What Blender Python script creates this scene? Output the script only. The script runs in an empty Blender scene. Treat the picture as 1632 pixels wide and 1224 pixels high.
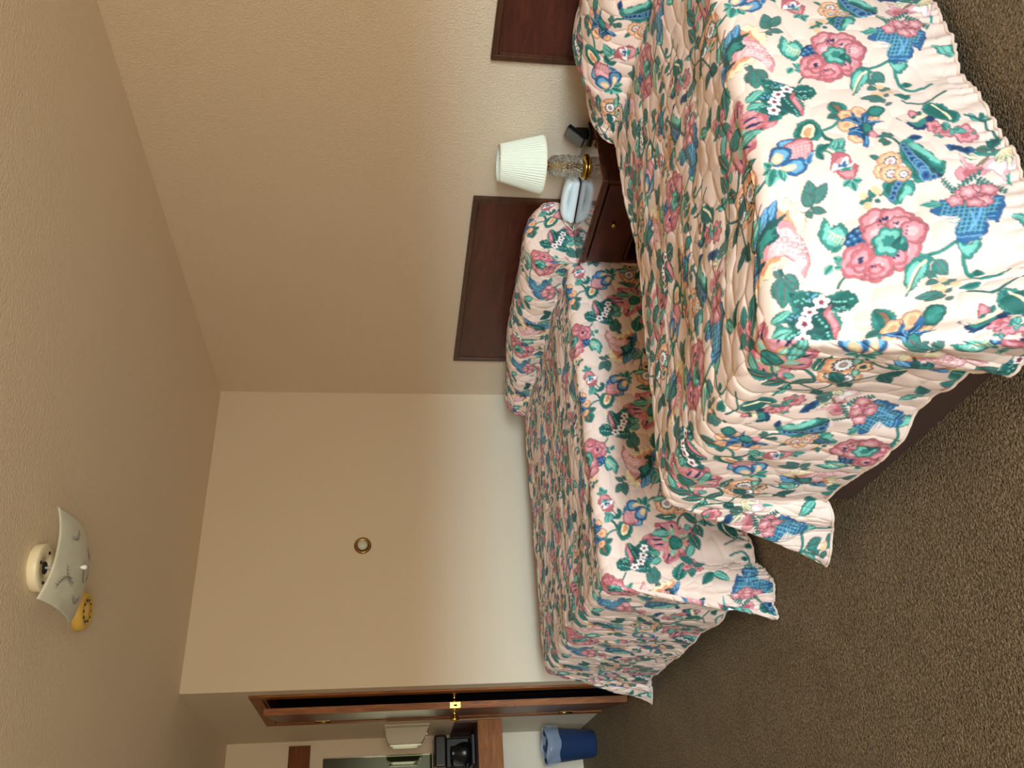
import bpy,bmesh,math,random
import numpy as np
from mathutils import Vector,Matrix
CAMP=(0.5511,0.1388,0.0143,1357.94,1.363)
WIN=(-2.3,1.0,.35,1.80)
SKY=[(0,(1.0,.85,.65)),(1,(.30,.33,.36)),(.534,(1.0,.85,.65)),(.545,(4.0,5.1,5.7)),(.568,(4.0,5.1,5.7)),(.588,(.30,.33,.36))]
SKYS=12.8
EXPO=0.0
def raster_tile(ART,COL,TP,TQ,bg,res=1000):
    NP_,NQ=int(round(TP*res)),int(round(TQ*res))
    img=np.zeros((NP_,NQ,3),np.float32); img[:]=np.array(bg,np.float32)
    rng=np.random.RandomState(5)
    C={k:np.array(v,np.float32)/255 for k,v in COL.items()}
    def fillmask(lo,hi,fn,col,alpha=1.0):
        # fn(P,Q)->mask on metric coords; wraps
        i0,i1=int(np.floor(lo[0]*res))-1,int(np.ceil(hi[0]*res))+2
        j0,j1=int(np.floor(lo[1]*res))-1,int(np.ceil(hi[1]*res))+2
        ii=np.arange(i0,i1);jj=np.arange(j0,j1)
        if len(ii)*len(jj)>700000: return
        PP,QQ=np.meshgrid((ii+.5)/res,(jj+.5)/res,indexing='ij')
        m=fn(PP,QQ)
        if not m.any(): return
        a,b=np.nonzero(m)
        img[(a+i0)%NP_,(b+j0)%NQ]=C[col]
    def polymask(pts):
        pts=np.array(pts)
        def fn(PP,QQ):
            m=np.zeros(PP.shape,bool); n=len(pts)
            for k in range(n):
                a=pts[k];b=pts[(k+1)%n]
                if a[1]==b[1]: continue
                c=((a[1]>QQ)!=(b[1]>QQ))&(PP<(b[0]-a[0])*(QQ-a[1])/(b[1]-a[1])+a[0])
                m^=c
            return m
        return pts.min(0),pts.max(0),fn
    def smooth(pts,jag,closed=True,n=6):
        pts=np.array(pts,float);N=len(pts);o=[]
        rg=range(N) if closed else range(N-1)
        for k in rg:
            if closed: p0,p1,p2,p3=pts[(k-1)%N],pts[k],pts[(k+1)%N],pts[(k+2)%N]
            else: p0,p1,p2,p3=pts[max(k-1,0)],pts[k],pts[k+1],pts[min(k+2,N-1)]
            for t in np.arange(n)/n:
                o.append(.5*((2*p1)+(-p0+p2)*t+(2*p0-5*p1+4*p2-p3)*t*t+(-p0+3*p1-3*p2+p3)*t**3))
        if not closed:o.append(pts[-1])
        o=np.array(o)
        if jag: o=o+rng.uniform(-1,1,o.shape)*jag
        return o
    def pf(pts,col): fillmask(*polymask(pts),col)
    def stroke(pts,w,col):
        pts=smooth(pts,0,False) if len(pts)>2 else np.array(pts,float)
        lo=pts.min(0)-w;hi=pts.max(0)+w
        def fn(PP,QQ):
            d=np.full(PP.shape,9.)
            for a,b in zip(pts[:-1],pts[1:]):
                v=b-a;L=(v@v)+1e-12
                t=np.clip(((PP-a[0])*v[0]+(QQ-a[1])*v[1])/L,0,1)
                d=np.minimum(d,(PP-a[0]-t*v[0])**2+(QQ-a[1]-t*v[1])**2)
            return d<(w/2)**2
        fillmask(lo,hi,fn,col)
    def disk(c,r,col):
        fillmask((c[0]-r,c[1]-r),(c[0]+r,c[1]+r),lambda PP,QQ:(PP-c[0])**2+(QQ-c[1])**2<r*r,col)
    for e in ART:
        k=e[0]
        if k=='p':
            _,pts,c,inner,edge,jag,sh=e; pts=np.array(pts); s=smooth(pts,jag)
            cen=s.mean(0)
            if edge: pf(s+(s-cen)/np.maximum(np.linalg.norm(s-cen,axis=1,keepdims=True),1e-6)*.0014,edge)
            pf(s,c)
            if inner: pf(cen+(smooth(pts,jag*1.5)-cen)*sh,inner)
        elif k=='s': stroke(e[1],e[2],e[3])
        elif k=='d':
            for c in e[1]: disk(c,e[2],e[3])
        elif k=='l':
            _,(a,b),w,c,inner,vein,edge=e; a=np.array(a);b=np.array(b);v=b-a;L=np.linalg.norm(v)
            if L<1e-4 or w==0: continue
            nn=np.array([-v[1],v[0]])
            t=np.linspace(0,1,14);prof=np.sin(np.pi*t**.8)**.8*w
            prof[1:-1]*=1+.08*((np.arange(12)%2)*2-1)
            def mk(f,off=0): 
                up=a+np.outer(t,v)+np.outer(prof*f,nn);dn=a+np.outer(t,v)-np.outer(prof*f,nn)
                return np.vstack([up,dn[::-1]])
            if edge: pf(mk(1+.0014/max(L*w,.003)),edge)
            pf(mk(1),c)
            if inner: pf(mk(.6),inner)
            if vein: stroke([a+v*.08,a+v*.85],.0016,vein)
        elif k=='f':
            _,c,r,n,cols,amp,asp=e; ph=rng.uniform(0,6)
            for q,(f,cc) in enumerate(zip((1,.8,.42),cols)):
                th=np.linspace(0,2*np.pi,n*8,endpoint=False)
                rr=r*f*(1-amp+amp*np.abs(np.sin(n*th/2+ph))*1.6)
                pts=np.stack([c[0]+rr*np.cos(th),c[1]+rr*np.sin(th)*asp],1)
                if q==0:
                    pf(np.array(c)+(pts-np.array(c))*(1+.0012/r),'ln')
                pf(pts,cc)
    return img
ART=dict(col={'dk': [26, 84, 82], 'td': [26, 104, 96], 'te': [40, 134, 122], 'tl': [108, 196, 176], 'bl': [36, 96, 150], 'bd': [24, 58, 104], 'lb': [96, 168, 212], 'nv': [34, 48, 92], 'ro': [196, 90, 100], 'pk': [224, 138, 146], 'lp': [240, 178, 180], 'dr': [140, 44, 62], 'og': [236, 152, 104], 'ol': [246, 190, 140], 'cr': [248, 228, 178], 'wh': [246, 240, 236], 'gy': [70, 110, 104], 'ln': [90, 80, 84], 'br': [150, 96, 66]},art=[
['s',[[0.0176,-1.3418],[0.0062,-1.2991],[-0.0073,-1.2649],[-0.0149,-1.234],[-0.0191,-1.2067],[-0.012,-1.1852],[0.01,-1.1806]],0.006,'td'],
['s',[[0.0156,-1.2997],[0.0253,-1.302],[0.0433,-1.3123],[0.0588,-1.3286]],0.006,'td'],
['s',[[0.0009,-1.3248],[0.0101,-1.3052],[0.0248,-1.2995],[0.0465,-1.3148],[0.0594,-1.3315]],0.006,'td'],
['s',[[0.1721,-1.039],[0.1805,-1.0521],[0.1988,-1.0657],[0.2211,-1.0667]],0.006,'td'],
['s',[[0.2965,-1.0984],[0.3101,-1.0869],[0.3274,-1.0718],[0.3355,-1.066]],0.007,'td'],
['s',[[0.2984,-1.0946],[0.3147,-1.0839],[0.3334,-1.0708],[0.3627,-1.0713],[0.3892,-1.083]],0.008,'te'],
['s',[[0.4027,-1.0556],[0.4037,-1.0302],[0.4063,-1.0009],[0.422,-0.9826],[0.4475,-0.9835],[0.4716,-0.9928]],0.008,'te'],
['s',[[0.1511,-1.3654],[0.1653,-1.369],[0.1799,-1.3632],[0.1921,-1.3482]],0.005,'te'],
['s',[[0.3002,-1.3936],[0.3166,-1.3854],[0.3298,-1.3758],[0.3349,-1.3522]],0.006,'td'],
['s',[[0.2995,-1.3904],[0.3183,-1.386],[0.3284,-1.375],[0.335,-1.3518]],0.006,'td'],
['s',[[0.1268,-1.222],[0.109,-1.2227]],0.003,'dk'],
['s',[[0.3136,-1.5945],[0.3062,-1.6064],[0.2829,-1.6402]],0.006,'td'],
['s',[[0.317,-1.5939],[0.3481,-1.5917],[0.3728,-1.604]],0.006,'td'],
['s',[[0.3866,-1.5067],[0.4264,-1.4904],[0.4586,-1.5059],[0.4862,-1.5172]],0.006,'td'],
['s',[[0.2958,-1.3908],[0.3233,-1.3819],[0.3358,-1.3563]],0.006,'td'],
['s',[[0.4425,-1.2389],[0.4596,-1.2455],[0.4786,-1.2577]],0.005,'td'],
['s',[[0.027,-0.8898],[0.0502,-0.8935],[0.0794,-0.9007]],0.009,'te'],
['s',[[0.1807,-0.8598],[0.1879,-0.8384],[0.1969,-0.8293]],0.01,'td'],
['s',[[0.1851,-0.8634],[0.2093,-0.8711],[0.2262,-0.888],[0.2386,-0.912]],0.008,'te'],
['s',[[-0.047,-0.8732],[-0.0514,-0.8448],[-0.0689,-0.8184],[-0.0915,-0.8069],[-0.11,-0.8149]],0.009,'td'],
['s',[[-0.125,-0.8246],[-0.1329,-0.8015],[-0.1407,-0.7865]],0.006,'td'],
['p',[[-0.0041,-1.0912],[0.0116,-1.135],[0.0447,-1.2226],[0.0658,-1.2478],[0.0841,-1.2596],[0.0963,-1.2455],[0.1093,-1.2455],[0.1073,-1.2264],[0.1186,-1.2196],[0.1211,-1.1985],[0.1134,-1.1823],[0.0918,-1.1716],[0.0758,-1.1467],[0.078,-1.1133],[0.0648,-1.1101],[0.0523,-1.1101],[0.0456,-1.0914],[0.0311,-1.0933],[0.0238,-1.0829],[0.0147,-1.0921],[0.0027,-1.0823]],'cr',0,'ln',0.002,0.72],
['p',[[-0.0001,-1.1037],[0.0128,-1.1349],[0.0472,-1.2222],[0.0672,-1.2424],[0.077,-1.2287],[0.0911,-1.2338],[0.0913,-1.2128],[0.0988,-1.2014],[0.0998,-1.1841],[0.0795,-1.1732],[0.0661,-1.148],[0.0704,-1.1341],[0.0657,-1.1248],[0.0441,-1.1177],[0.0308,-1.103],[0.0225,-1.1106],[0.0087,-1.0929]],'og','ol',0,0.003,0.6],
['p',[[0.0306,-1.1492],[0.0609,-1.203],[0.0793,-1.211],[0.0956,-1.1984],[0.1015,-1.1805],[0.1106,-1.1657],[0.1164,-1.1481],[0.1229,-1.124],[0.125,-1.1073],[0.1198,-1.0917],[0.1123,-1.0766],[0.1047,-1.0904],[0.0989,-1.1074],[0.0892,-1.1185],[0.0769,-1.1299],[0.0623,-1.1318],[0.0484,-1.1369],[0.0355,-1.1353]],'pk','lp','dr',0.001,0.8],
['s',[[0.0558,-1.2009],[0.0634,-1.1986],[0.0649,-1.1915],[0.0589,-1.1854],[0.0534,-1.1882]],0.0016,'wh'],
['s',[[0.0522,-1.1849],[0.0598,-1.1826],[0.0613,-1.1756],[0.0553,-1.1696],[0.0499,-1.1723]],0.0016,'ro'],
['s',[[0.0486,-1.1691],[0.0562,-1.1667],[0.0577,-1.1598],[0.0518,-1.1539],[0.0463,-1.1566]],0.0016,'wh'],
['s',[[0.0664,-1.1934],[0.074,-1.191],[0.0754,-1.184],[0.0694,-1.178],[0.064,-1.1807]],0.0016,'wh'],
['s',[[0.0627,-1.1775],[0.0703,-1.1751],[0.0717,-1.1682],[0.0658,-1.1622],[0.0604,-1.1649]],0.0016,'ro'],
['s',[[0.0591,-1.1617],[0.0667,-1.1594],[0.0681,-1.1525],[0.0622,-1.1465],[0.0568,-1.1493]],0.0016,'wh'],
['s',[[0.0784,-1.1927],[0.086,-1.1903],[0.0874,-1.1833],[0.0815,-1.1773],[0.076,-1.18]],0.0016,'wh'],
['s',[[0.0747,-1.1768],[0.0823,-1.1744],[0.0837,-1.1675],[0.0778,-1.1615],[0.0723,-1.1642]],0.0016,'ro'],
['s',[[0.0711,-1.161],[0.0786,-1.1587],[0.08,-1.1518],[0.0741,-1.1459],[0.0687,-1.1486]],0.0016,'wh'],
['s',[[0.0877,-1.1802],[0.0953,-1.1778],[0.0967,-1.1709],[0.0907,-1.1649],[0.0853,-1.1676]],0.0016,'wh'],
['s',[[0.084,-1.1644],[0.0915,-1.1621],[0.0929,-1.1551],[0.087,-1.1492],[0.0816,-1.1519]],0.0016,'ro'],
['s',[[0.0803,-1.1487],[0.0878,-1.1464],[0.0892,-1.1396],[0.0833,-1.1337],[0.0779,-1.1364]],0.0016,'wh'],
['s',[[0.0985,-1.1745],[0.1061,-1.1721],[0.1074,-1.1652],[0.1014,-1.1592],[0.096,-1.1619]],0.0016,'wh'],
['s',[[0.0948,-1.1587],[0.1023,-1.1564],[0.1036,-1.1495],[0.0977,-1.1436],[0.0923,-1.1463]],0.0016,'ro'],
['s',[[0.0911,-1.1431],[0.0985,-1.1408],[0.0999,-1.134],[0.094,-1.1281],[0.0886,-1.1308]],0.0016,'wh'],
['s',[[0.1065,-1.1571],[0.114,-1.1548],[0.1153,-1.1479],[0.1094,-1.142],[0.104,-1.1447]],0.0016,'wh'],
['s',[[0.1027,-1.1416],[0.1102,-1.1393],[0.1115,-1.1324],[0.1056,-1.1266],[0.1002,-1.1293]],0.0016,'ro'],
['s',[[0.099,-1.1261],[0.1064,-1.1238],[0.1077,-1.1171],[0.1018,-1.1113],[0.0965,-1.1139]],0.0016,'wh'],
['s',[[0.116,-1.1466],[0.1234,-1.1443],[0.1248,-1.1374],[0.1188,-1.1316],[0.1135,-1.1342]],0.0016,'wh'],
['s',[[0.1122,-1.1311],[0.1196,-1.1288],[0.1209,-1.122],[0.115,-1.1162],[0.1097,-1.1189]],0.0016,'ro'],
['s',[[0.1084,-1.1157],[0.1158,-1.1135],[0.1171,-1.1068],[0.1112,-1.101],[0.1059,-1.1036]],0.0016,'wh'],
['l',[[0.0203,-1.181],[0.0639,-1.2623]],0.2,'bl','lb','bd','bd'],
['l',[[0.0164,-1.1747],[0.041,-1.253]],0.2,'bl','lb','bd','bd'],
['l',[[0.0132,-1.1717],[0.0132,-1.2198]],0.2,'bl','lb','bd','bd'],
['l',[[0.0112,-1.1686],[0.002,-1.1971]],0.2,'bl','lb','bd','bd'],
['l',[[0.0118,-1.1651],[-0.0051,-1.1572]],0.2,'bl','lb','bd','bd'],
['l',[[0.0109,-1.1551],[-0.0118,-1.1314]],0.2,'bl','lb','bd','bd'],
['l',[[0.012,-1.1483],[-0.0131,-1.0956]],0.2,'bl','lb','bd','bd'],
['l',[[0.0132,-1.1481],[-0.0026,-1.104]],0.2,'bl','lb','bd','bd'],
['p',[[0.0355,-1.2099],[0.0547,-1.2212],[0.0677,-1.216],[0.0771,-1.2234],[0.0804,-1.2213],[0.0609,-1.203],[0.0542,-1.2074],[0.037,-1.1993]],'nv',0,0,0.0015,0.72],
['p',[[0.0027,-1.123],[0.0111,-1.1384],[0.038,-1.135],[0.0259,-1.12],[0.0128,-1.1233]],'nv',0,0,0.0015,0.72],
['p',[[0.0121,-1.1786],[0.0271,-1.2006],[0.0432,-1.2158],[0.0639,-1.2165],[0.08,-1.2248],[0.0805,-1.2195],[0.0601,-1.1997],[0.0647,-1.1751],[0.0502,-1.1669],[0.0339,-1.1622],[0.0221,-1.137],[0.0287,-1.1328],[0.017,-1.1195],[0.0104,-1.1352],[0.0083,-1.1488]],'dk','te','dk',0.002,0.55],
['s',[[0.0142,-1.1766],[0.0334,-1.1826],[0.0609,-1.1807]],0.003,'te'],
['l',[[-0.0106,-1.0953],[-0.0395,-1.0106]],0.3,'te','td','tl','td'],
['s',[[-0.0157,-1.083],[-0.0271,-1.0432],[-0.034,-1.0253]],0.002,'tl'],
['l',[[-0.0181,-1.1928],[0.0215,-1.2468]],0.32,'te','tl','dr','dk'],
['s',[[-0.0016,-1.2044],[0.0143,-1.2372],[0.0302,-1.2634]],0.004,'dr'],
['l',[[0.1351,-1.2349],[0.131,-1.2928]],0.27,'gy','te','dr','dk'],
['l',[[0.1343,-1.2315],[0.1175,-1.2693]],0.27,'gy','te','dr','dk'],
['l',[[0.1385,-1.238],[0.1697,-1.2802]],0.27,'gy','te','dr','dk'],
['l',[[0.1335,-1.2281],[0.1656,-1.2133]],0.27,'gy','te','dr','dk'],
['l',[[0.1248,-1.224],[0.1351,-1.2035]],0.27,'gy','te','dr','dk'],
['l',[[0.0712,-1.085],[0.0521,-1.1036]],0.27,'gy','te','dr','dk'],
['l',[[0.0688,-1.0853],[0.0495,-1.0447]],0.27,'gy','te','dr','dk'],
['l',[[0.076,-1.0844],[0.0658,-1.0162]],0.27,'gy','te','dr','dk'],
['l',[[0.0751,-1.0909],[0.0995,-1.0496]],0.27,'gy','te','dr','dk'],
['l',[[0.0663,-1.0953],[0.0685,-1.1048]],0.27,'gy','te','dr','dk'],
['s',[[0.1427,-1.2551],[0.1355,-1.2313],[0.1243,-1.2223]],0.004,'td'],
['s',[[0.0633,-1.1038],[0.0703,-1.0915],[0.0793,-1.0775]],0.004,'td'],
['p',[[0.1448,-1.1714],[0.1569,-1.1989],[0.1646,-1.1892],[0.1685,-1.1751],[0.1906,-1.1824],[0.1972,-1.1645],[0.2025,-1.1469],[0.1913,-1.1284],[0.1755,-1.1156],[0.1607,-1.1258],[0.1511,-1.1369],[0.1451,-1.1477]],'te','tl','td',0.003,0.7],
['s',[[0.1627,-1.1673],[0.17,-1.1613],[0.1617,-1.1489]],0.002,'cr'],
['s',[[0.1684,-1.1618],[0.1758,-1.1565],[0.1675,-1.1441]],0.002,'cr'],
['s',[[0.174,-1.1564],[0.1815,-1.1517],[0.1733,-1.1394]],0.002,'cr'],
['s',[[0.1796,-1.1509],[0.1873,-1.1469],[0.179,-1.1347]],0.002,'cr'],
['s',[[0.1852,-1.1455],[0.193,-1.1422],[0.1847,-1.1299]],0.002,'cr'],
['p',[[0.1936,-1.1414],[0.2064,-1.1565],[0.2285,-1.1637],[0.2393,-1.1488],[0.2378,-1.1257],[0.2214,-1.1113],[0.2027,-1.0974],[0.1954,-1.1114]],'bd',0,0,0.0015,0.72],
['d',[[0.2053,-1.1432],[0.2176,-1.1517],[0.2294,-1.1535],[0.1982,-1.1308],[0.2103,-1.1342],[0.2225,-1.1377],[0.233,-1.1396],[0.2019,-1.1171],[0.214,-1.1205],[0.2261,-1.1239],[0.2013,-1.1057],[0.2133,-1.1091],[0.2261,-1.1107]],0.0085,'bd'],
['d',[[0.2056,-1.1425],[0.2179,-1.151],[0.2297,-1.1528],[0.1985,-1.1301],[0.2106,-1.1335],[0.2228,-1.1369],[0.2333,-1.1389],[0.2022,-1.1164],[0.2143,-1.1198],[0.2264,-1.1232],[0.2016,-1.105],[0.2136,-1.1084]],0.0062,'bl'],
['d',[[0.205,-1.1439],[0.2173,-1.1524],[0.2291,-1.1542],[0.1979,-1.1315],[0.21,-1.1349],[0.2222,-1.1384],[0.2327,-1.1403],[0.2016,-1.1178],[0.2137,-1.1212]],0.0028,'lb'],
['f',[0.2584,-1.1632],0.036,7,['ro','pk','lp'],0.1,1],
['f',[0.2922,-1.1587],0.036,7,['ro','pk','lp'],0.1,1],
['f',[0.3098,-1.1263],0.036,7,['ro','pk','lp'],0.1,1],
['f',[0.2927,-1.0859],0.036,7,['ro','pk','lp'],0.1,1],
['f',[0.2462,-1.0693],0.036,7,['ro','pk','lp'],0.1,1],
['f',[0.2143,-1.0862],0.036,7,['ro','pk','lp'],0.1,1],
['f',[0.251,-1.1373],0.026,7,['ro','pk','lp'],0.1,1],
['f',[0.2869,-1.1326],0.026,7,['ro','pk','lp'],0.1,1],
['f',[0.298,-1.1445],0.026,7,['ro','pk','lp'],0.1,1],
['f',[0.317,-1.1253],0.026,7,['ro','pk','lp'],0.1,1],
['f',[0.2247,-1.0881],0.026,7,['ro','pk','lp'],0.1,1],
['f',[0.25,-1.0656],0.026,7,['ro','pk','lp'],0.1,1],
['p',[[0.1901,-1.0828],[0.219,-1.1117],[0.239,-1.1124],[0.2413,-1.086],[0.2235,-1.0754],[0.2023,-1.0781]],'ro','pk',0,0.002,0.6],
['p',[[0.287,-1.0996],[0.3026,-1.0944],[0.3034,-1.0652],[0.2875,-1.0609],[0.2706,-1.0694]],'ro','pk',0,0.002,0.6],
['p',[[0.2265,-1.0686],[0.2362,-1.0515],[0.2526,-1.0494],[0.2632,-1.0608],[0.248,-1.0755]],'ro','pk',0,0.002,0.5],
['l',[[0.2615,-1.1695],[0.2647,-1.159]],0.3,'nv','nv',0,0],
['l',[[0.2685,-1.172],[0.2705,-1.1616]],0.3,'nv','nv',0,0],
['l',[[0.2779,-1.1742],[0.2741,-1.1611]],0.3,'nv','nv',0,0],
['l',[[0.2554,-1.1568],[0.2605,-1.1528]],0.3,'nv','nv',0,0],
['l',[[0.2917,-1.1487],[0.297,-1.1581]],0.3,'nv','nv',0,0],
['l',[[0.2874,-1.1509],[0.2881,-1.1576]],0.3,'nv','nv',0,0],
['l',[[0.3048,-1.1302],[0.3098,-1.1263]],0.3,'nv','nv',0,0],
['l',[[0.3029,-1.1239],[0.3079,-1.1199]],0.3,'nv','nv',0,0],
['l',[[0.308,-1.1365],[0.3118,-1.141]],0.3,'nv','nv',0,0],
['l',[[0.2128,-1.0896],[0.226,-1.0928]],0.3,'nv','nv',0,0],
['l',[[0.2135,-1.0831],[0.2254,-1.0864]],0.3,'nv','nv',0,0],
['l',[[0.2401,-1.0733],[0.239,-1.0654]],0.3,'nv','nv',0,0],
['l',[[0.2443,-1.0711],[0.2461,-1.0645]],0.3,'nv','nv',0,0],
['l',[[0.2842,-1.0902],[0.2908,-1.0878]],0.3,'nv','nv',0,0],
['l',[[0.2835,-1.0838],[0.2915,-1.078]],0.3,'nv','nv',0,0],
['l',[[0.279,-1.0812],[0.2819,-1.0744]],0.3,'nv','nv',0,0],
['l',[[0.2683,-1.1284],[0.2543,-1.1402]],0.3,'dk','td',0,0],
['l',[[0.2665,-1.122],[0.2464,-1.1213]],0.3,'dk','td',0,0],
['l',[[0.2547,-1.107],[0.2413,-1.1121]],0.3,'dk','td',0,0],
['l',[[0.2615,-1.0964],[0.2528,-1.0878]],0.3,'dk','td',0,0],
['l',[[0.2674,-1.0956],[0.267,-1.0859]],0.3,'dk','td',0,0],
['l',[[0.2855,-1.1361],[0.2884,-1.1457]],0.3,'dk','td',0,0],
['l',[[0.275,-1.1341],[0.2606,-1.136]],0.3,'dk','td',0,0],
['l',[[0.2538,-1.1039],[0.241,-1.1023]],0.3,'dk','td',0,0],
['f',[0.2722,-1.1146],0.03,6,['te','tl','te'],0.18,1],
['p',[[0.2761,-1.1043],[0.297,-1.1246],[0.2924,-1.1055],[0.3069,-1.1003],[0.3054,-1.0875],[0.2936,-1.089],[0.2832,-1.0952]],'dk','td',0,0.0015,0.72],
['l',[[0.1843,-1.0933],[0.1492,-1.0719]],0,'te',0,'dk','dk'],
['l',[[0.1668,-1.0922],[0.1492,-1.0719]],0.3,'tl','te','td','td'],
['l',[[0.1843,-1.0933],[0.1686,-1.1083]],0.3,'tl','te','td','td'],
['l',[[0.1763,-1.091],[0.1833,-1.1031]],0.3,'tl','te','td','td'],
['l',[[0.1699,-1.0854],[0.1865,-1.0833]],0.3,'tl','te','td','td'],
['l',[[0.1326,-1.5579],[0.0792,-1.6132]],0.36,'te','dk',0,'td'],
['l',[[0.1472,-1.5725],[0.2017,-1.5641]],0.5,'te','dk',0,'td'],
['l',[[0.1344,-1.5534],[0.0562,-1.5571]],0.24,'te','dk',0,'td'],
['l',[[0.1272,-1.5462],[0.0426,-1.4971]],0.24,'te','dk',0,'td'],
['l',[[0.1164,-1.5353],[0.0512,-1.4517]],0.22,'te','dk',0,'td'],
['l',[[0.1236,-1.5425],[0.1085,-1.4873]],0.3,'te','dk',0,'td'],
['l',[[0.1317,-1.5538],[0.1522,-1.4848]],0.34,'te','dk',0,'td'],
['l',[[0.1445,-1.573],[0.1152,-1.6075]],0.3,'te','dk',0,'td'],
['p',[[0.0885,-1.6031],[0.1156,-1.6096],[0.1482,-1.5894],[0.1748,-1.5938],[0.1957,-1.5863],[0.2031,-1.5639],[0.185,-1.5414],[0.1662,-1.5569],[0.1462,-1.5558],[0.1542,-1.5295],[0.1567,-1.4922],[0.1464,-1.4836],[0.1272,-1.4966],[0.1129,-1.507],[0.0988,-1.4806],[0.081,-1.4752],[0.0565,-1.4509],[0.0709,-1.4929],[0.0518,-1.508],[0.0739,-1.5335],[0.0609,-1.5522],[0.0925,-1.5683],[0.0823,-1.5869]],'td','dk','te',0.003,0.8],
['d',[[0.0892,-1.5915],[0.0943,-1.5927],[0.102,-1.5855],[0.106,-1.5936],[0.1107,-1.589],[0.1164,-1.5872],[0.1258,-1.5874]],0.0025,'tl'],
['d',[[0.16,-1.577],[0.1652,-1.5737],[0.1705,-1.5733],[0.1775,-1.5708],[0.1806,-1.5696],[0.1904,-1.572],[0.1935,-1.5711]],0.0025,'tl'],
['d',[[0.0718,-1.5524],[0.076,-1.5494],[0.0805,-1.5588],[0.0856,-1.5518],[0.09,-1.5556],[0.0946,-1.5516],[0.0994,-1.5532]],0.0025,'lb'],
['d',[[0.0577,-1.5142],[0.0607,-1.5205],[0.0669,-1.5233],[0.0699,-1.5215],[0.0745,-1.524],[0.0803,-1.5229],[0.0873,-1.5248]],0.0025,'tl'],
['d',[[0.0649,-1.4674],[0.0694,-1.474],[0.074,-1.481],[0.0776,-1.4891],[0.0865,-1.4941],[0.0884,-1.4944],[0.0934,-1.502]],0.0025,'lb'],
['d',[[0.1245,-1.5439],[0.1284,-1.5353],[0.1314,-1.5282],[0.1369,-1.5198],[0.1408,-1.5058],[0.1422,-1.4985],[0.1436,-1.4886]],0.0025,'tl'],
['d',[[0.1619,-1.5579],[0.1652,-1.5531],[0.1672,-1.5498],[0.1722,-1.5557],[0.1758,-1.5567],[0.1759,-1.5489],[0.1815,-1.544]],0.0025,'tl'],
['d',[[0.1148,-1.6046],[0.1164,-1.5918],[0.1236,-1.5956],[0.1271,-1.5977],[0.1305,-1.5981],[0.1367,-1.5882],[0.138,-1.5901]],0.0025,'lb'],
['f',[0.1377,-1.5804],0.014,5,['wh','wh','dr'],0.3,1],
['f',[0.113,-1.5609],0.014,5,['wh','wh','dr'],0.3,1],
['f',[0.0996,-1.5358],0.014,5,['wh','wh','dr'],0.3,1],
['f',[0.0922,-1.508],0.014,5,['wh','wh','dr'],0.3,1],
['p',[[0.1381,-1.5508],[0.1541,-1.5715],[0.1508,-1.5509],[0.1587,-1.5247],[0.1603,-1.4957],[0.1535,-1.4846],[0.1487,-1.5056],[0.1407,-1.5316]],'ro','pk',0,0.001,0.6],
['p',[[0.0591,-1.4525],[0.0721,-1.4725],[0.0961,-1.475],[0.083,-1.4589]],'ro','pk',0,0.001,0.6],
['p',[[0.1229,-1.4293],[0.1379,-1.4587],[0.1685,-1.4722],[0.1812,-1.4563],[0.1838,-1.4282],[0.1735,-1.4024],[0.156,-1.3972],[0.1378,-1.4115],[0.1238,-1.4096]],'te','td','dk',0.003,0.8],
['p',[[0.1369,-1.4194],[0.1484,-1.4453],[0.1661,-1.4506],[0.1703,-1.4341],[0.1587,-1.4084],[0.1448,-1.4066]],'cr',0,0,0.001,0.72],
['p',[[0.1413,-1.4207],[0.1528,-1.4406],[0.1638,-1.4351],[0.1535,-1.4092]],'og',0,0,0.0015,0.72],
['p',[[0.0811,-1.4003],[0.0897,-1.4146],[0.1221,-1.4138],[0.1117,-1.3921],[0.0891,-1.3876]],'bl','lb','bd',0.0015,0.72],
['p',[[0.0934,-1.3947],[0.1212,-1.41],[0.1478,-1.4081],[0.1542,-1.3898],[0.148,-1.3639],[0.1265,-1.3519],[0.0974,-1.341],[0.0853,-1.3465],[0.1014,-1.3706]],'ro','pk','dr',0.001,0.85],
['s',[[0.106,-1.4025],[0.1059,-1.3548]],0.0018,'lp'],
['s',[[0.1145,-1.3997],[0.1132,-1.3568]],0.0018,'lp'],
['s',[[0.1231,-1.397],[0.1206,-1.3588]],0.0018,'lp'],
['s',[[0.1316,-1.3942],[0.128,-1.3607]],0.0018,'lp'],
['s',[[0.1401,-1.3914],[0.1355,-1.3627]],0.0018,'lp'],
['s',[[0.1486,-1.3886],[0.1429,-1.3647]],0.0018,'lp'],
['s',[[0.1073,-1.3965],[0.153,-1.3957]],0.0018,'lp'],
['s',[[0.1049,-1.3861],[0.1507,-1.386]],0.0018,'lp'],
['s',[[0.1026,-1.3758],[0.1484,-1.3764]],0.0018,'lp'],
['s',[[0.1003,-1.3654],[0.1461,-1.3669]],0.0018,'lp'],
['s',[[0.0979,-1.3552],[0.1438,-1.3573]],0.0018,'lp'],
['p',[[0.0595,-1.369],[0.0682,-1.3906],[0.0851,-1.394],[0.1048,-1.3854],[0.1058,-1.3662],[0.0939,-1.349],[0.0751,-1.3367],[0.0586,-1.3465]],'bl','lb','bd',0.001,0.7],
['p',[[0.0803,-1.336],[0.1024,-1.3515],[0.1269,-1.3537],[0.1334,-1.3359],[0.1291,-1.318],[0.1113,-1.3094],[0.0917,-1.3158]],'bl','lb','bd',0.001,0.7],
['p',[[0.1334,-1.3472],[0.148,-1.3639],[0.1514,-1.3559],[0.1411,-1.3348],[0.1334,-1.3359]],'lb','bl','bd',0.0015,0.72],
['p',[[0.061,-1.3574],[0.0728,-1.3747],[0.085,-1.3691],[0.0835,-1.3505],[0.0684,-1.3421]],'ol','cr',0,0.001,0.6],
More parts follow.
